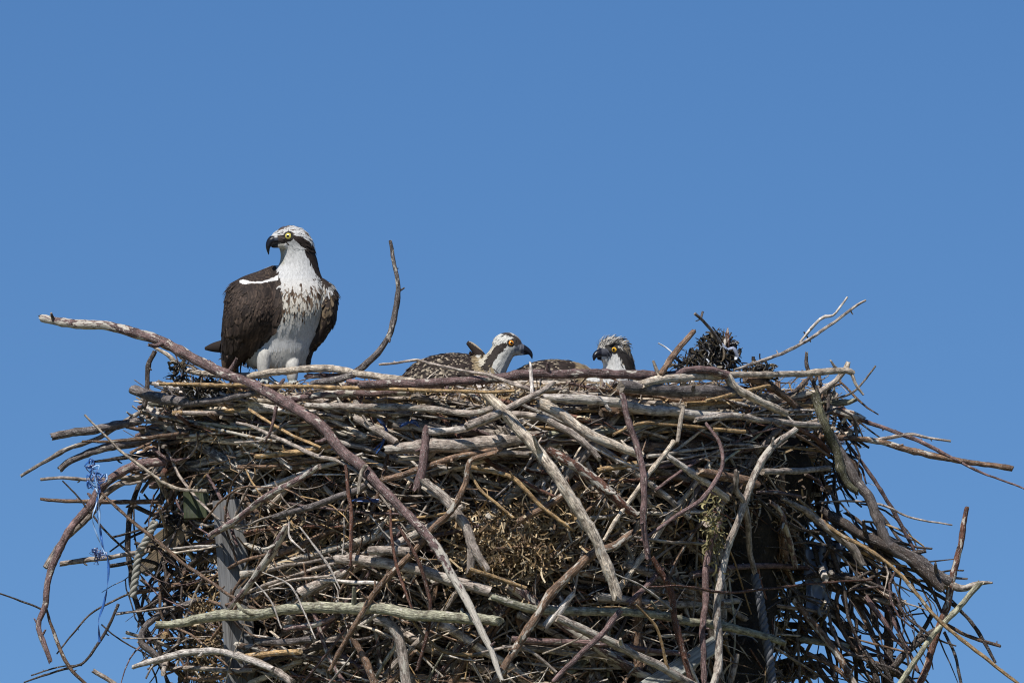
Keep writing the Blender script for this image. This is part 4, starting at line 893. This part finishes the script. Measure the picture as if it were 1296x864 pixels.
# chick looking right -------------------------------------------------
c1 = [ssphere((574, 486, 12), (66, 39, 44), 0), ssphere((608, 478, 4), (30, 24, 30), 0),
      stube([(612, 486, 2, 24), (622, 468, 0, 19), (632, 452, 0, 15.5), (639, 440, 0, 15)]),
      ssphere((642, 436.5, 0), (19, 15.8, 14.5), .12), ssphere((655, 440, 0), (9.5, 7.5, 8), .3),
      stube([(656, 439.5, 0, 6.3), (663, 441, 0, 4.7), (669, 444.5, 0, 3.5), (672.2, 448.5, 0, 2.4), (673.4, 454.5, 0, .6)]),
      stube([(652, 445, 0, 5), (662, 446.4, 0, 3.0), (667.5, 447.6, 0, 1.3)]),
      stube([(612, 456, 8, 7), (604, 445, 9, 6), (597, 437.5, 9, 4.6), (591, 433, 9, 2.6)], flat=.6)]
def c1paint(x, y, d, n):
    p = np.array((x, y)); g = N3(x, y, d, .4); k = .95 + .2 * g
    if x > 659 and y > 434 + 0 and not (x < 662 and y > 447): return (.013, .014, .02, 1) if x > 663 else (.12, .125, .15, .6)
    if (x - 646.5) ** 2 + (y - 434) ** 2 < 27: return (.012, .01, .01, .2)
    if x < 614 and y < 449 and x > 586:
        return (.40, .33, .24, 0) if abs((y - 433) - (x - 596) * .72 + .8) < 1.5 and x > 594 else (*BRN, 0)
    if y < 480 and x > 603 + 0:
        ds, t_ = seg(p, [(639, 436), (630, 443), (622, 453), (615, 466)])
        if ds < np.interp(t_, [0, .2, .6, 1], [3.2, 5, 5.2, 4]) + g * 2: return (.03, .022, .018, 0)
        if seg(p, [(636, 421.5), (646, 423.5), (654, 428), (659, 434)])[0] < 1.5 + g and not y > 436: return (.05, .04, .035, 0)
        if seg(p, [(650, 431), (656, 433)])[0] < 3.4 and y < 437: return (.06, .05, .045, 0)
        if x > 651 and y < 444: return (.26, .26, .27, 0)
        if y < 421.8: return (.12, .10, .09, 0)
        if seg(p, [(632, 426), (622, 442), (612, 457)])[0] < 6 and y > 436: return (.54 * k, .49 * k, .39 * k, 0)
        if x < 622 + (y - 455) * .3 and y > 452: return (.32 * k, .245 * k, .14 * k, 0)
        return (.60 * k, .585 * k, .53 * k, 0)
    if x > 600: return (.24 * k, .175 * k, .10 * k, 0)
    return (*(np.array(BRN) * (1 + g)), 0)
def cfeat_(headx0, headx1, fwd):
    def f(x, y, d, n, r):
        if headx0 < x < headx1 and y < 468:
            return (r.uniform(3.5, 5.5), r.uniform(1.3, 2), fwd, .12, None, 0)
        return (r.uniform(7, 11), r.uniform(4, 6), (-1, .35, 0), .10, tuple(np.array((.50, .40, .27)) * r.uniform(.6, 1.2)), .14)
    return f
def c1feat(x, y, d, n, r):
    if x > 656 or (x - 646.5) ** 2 + (y - 434) ** 2 < 36: return None
    if 586 < x < 612 and y < 447: return None
    if x > 612: return (r.uniform(3.5, 6), r.uniform(1.3, 2.2), (-.8, .75, 0), .08, None, 0)
    if x > 600: return (r.uniform(5, 8), r.uniform(2.5, 4), (-.7, .7, 0), .15, (.30, .24, .15), .2)
    if y > 484: return None
    return (r.uniform(7, 12), r.uniform(4, 6), (-1, .4, 0), .12, tuple(np.array((.40, .33, .24)) * r.uniform(.25, 1.15)) if r.random() < .5 else None, r.choice([.1, .1, .3]))
bird('osprey', 'striped young osprey in profile with orange eye looking right over the rim', c1, -.30, c1paint, c1feat,
     [((646.5, 434, -11.6), 4.2, (.25, 0, -1), (.80, .30, .03), .95, .42), ((646.5, 434, 11.6), 4.2, (.25, 0, 1), (.75, .32, .04), .95, .42)], random.Random(4), (590, 524, 6), nf=3600)

# chick looking left ---------------------------------------------------
c2 = [ssphere((702, 494, 14), (64, 39, 42), 0), ssphere((752, 494, 4), (34, 26, 30), 0),
      stube([(776, 496, 2, 26), (782, 478, 1, 23.5), (783, 462, 0, 20), (779, 448, 0, 19)]),
      ssphere((777, 444.5, -1), (21.5, 18.5, 18), .25), ssphere((766, 447, -9), (11, 9, 9), 0),
      stube([(767, 446, -13, 7.5), (760, 446.5, -17, 5.8), (755, 448, -20, 4.2), (752.3, 451.5, -21.5, 3), (751.5, 457, -22, .6)]),
      stube([(766, 452, -13, 5), (759, 453, -17, 3), (756, 454, -18.5, 1.3)])]
def c2paint(x, y, d, n):
    p = np.array((x, y)); g = N3(x, y, d, .5); k = .95 + .22 * g; g3 = N3(x * 1.0 + y * .6, (y - x) * .12, d, .9)
    if x > 748 and x < 761.5 and 440 < y < 458.5 and d < -8: return (.012, .012, .017, 1)
    if x > 749:
        if (x - 777.5) ** 2 + (y - 442.5) ** 2 < 32 and d < 0: return (.012, .01, .01, .2)
        ds, t_ = seg(p, [(782, 444), (790, 450), (796, 460), (799, 474)])
        if ds < np.interp(t_, [0, .3, .7, 1], [3.5, 5.2, 6.4, 6]) + g * 2 and y > 440: return (.022, .018, .016, 0)
        if 758 < x < 775 and 441 < y < 451: return (.06, .062, .075, .1)
        if seg(p, [(768, 439), (778, 436.5)])[0] < 2.6: return (.02, .017, .015, 0)
        if y < 441 or (x > 786 and y < 462):
            if g3 > .02: return (.055, .05, .045, 0)
            return (.46 * k, .43 * k, .38 * k, 0) if x < 788 else (.42 * k, .33 * k, .22 * k, 0)
        if x < 763 and y > 455 and x > 759: return (.22, .17, .13, 0)
        return (.60 * k, .59 * k, .56 * k, 0)
    if x > 732: return (.26 * k, .195 * k, .115 * k, 0)
    return (*(np.array(BRN) * (1 + g)), 0)
def c2feat(x, y, d, n, r):
    if x > 748 and x < 764 and y < 460 and d < -8: return None
    if (x - 777.5) ** 2 + (y - 442.5) ** 2 < 42 and d < 0: return None
    if x > 752:
        if y < 438: return (r.uniform(5, 9), r.uniform(.9, 1.6), (.8, -.25, .3), .75, None, 0)
        return (r.uniform(4, 7), r.uniform(1.3, 2), (.35, 1, .1), .22 if x > 792 else .08, None, 0)
    if y > 492: return None
    return (r.uniform(7, 12), r.uniform(4, 6), (-1, .35, 0), .12, tuple(np.array((.40, .33, .24)) * r.uniform(.25, 1.15)) if r.random() < .5 else None, r.choice([.1, .1, .3]))
bird('osprey', 'young osprey with shaggy grey crown looking left over the rim', c2, -.30, c2paint, c2feat,
     [((777.5, 442.5, -15.6), 4.4, (-.2, 0, -1), (.80, .42, .03), .92, .40), ((764, 440, 12), 4, (-.7, 0, .8), (.80, .42, .03), .92, .40)], random.Random(6), (730, 530, 8), nf=3600)
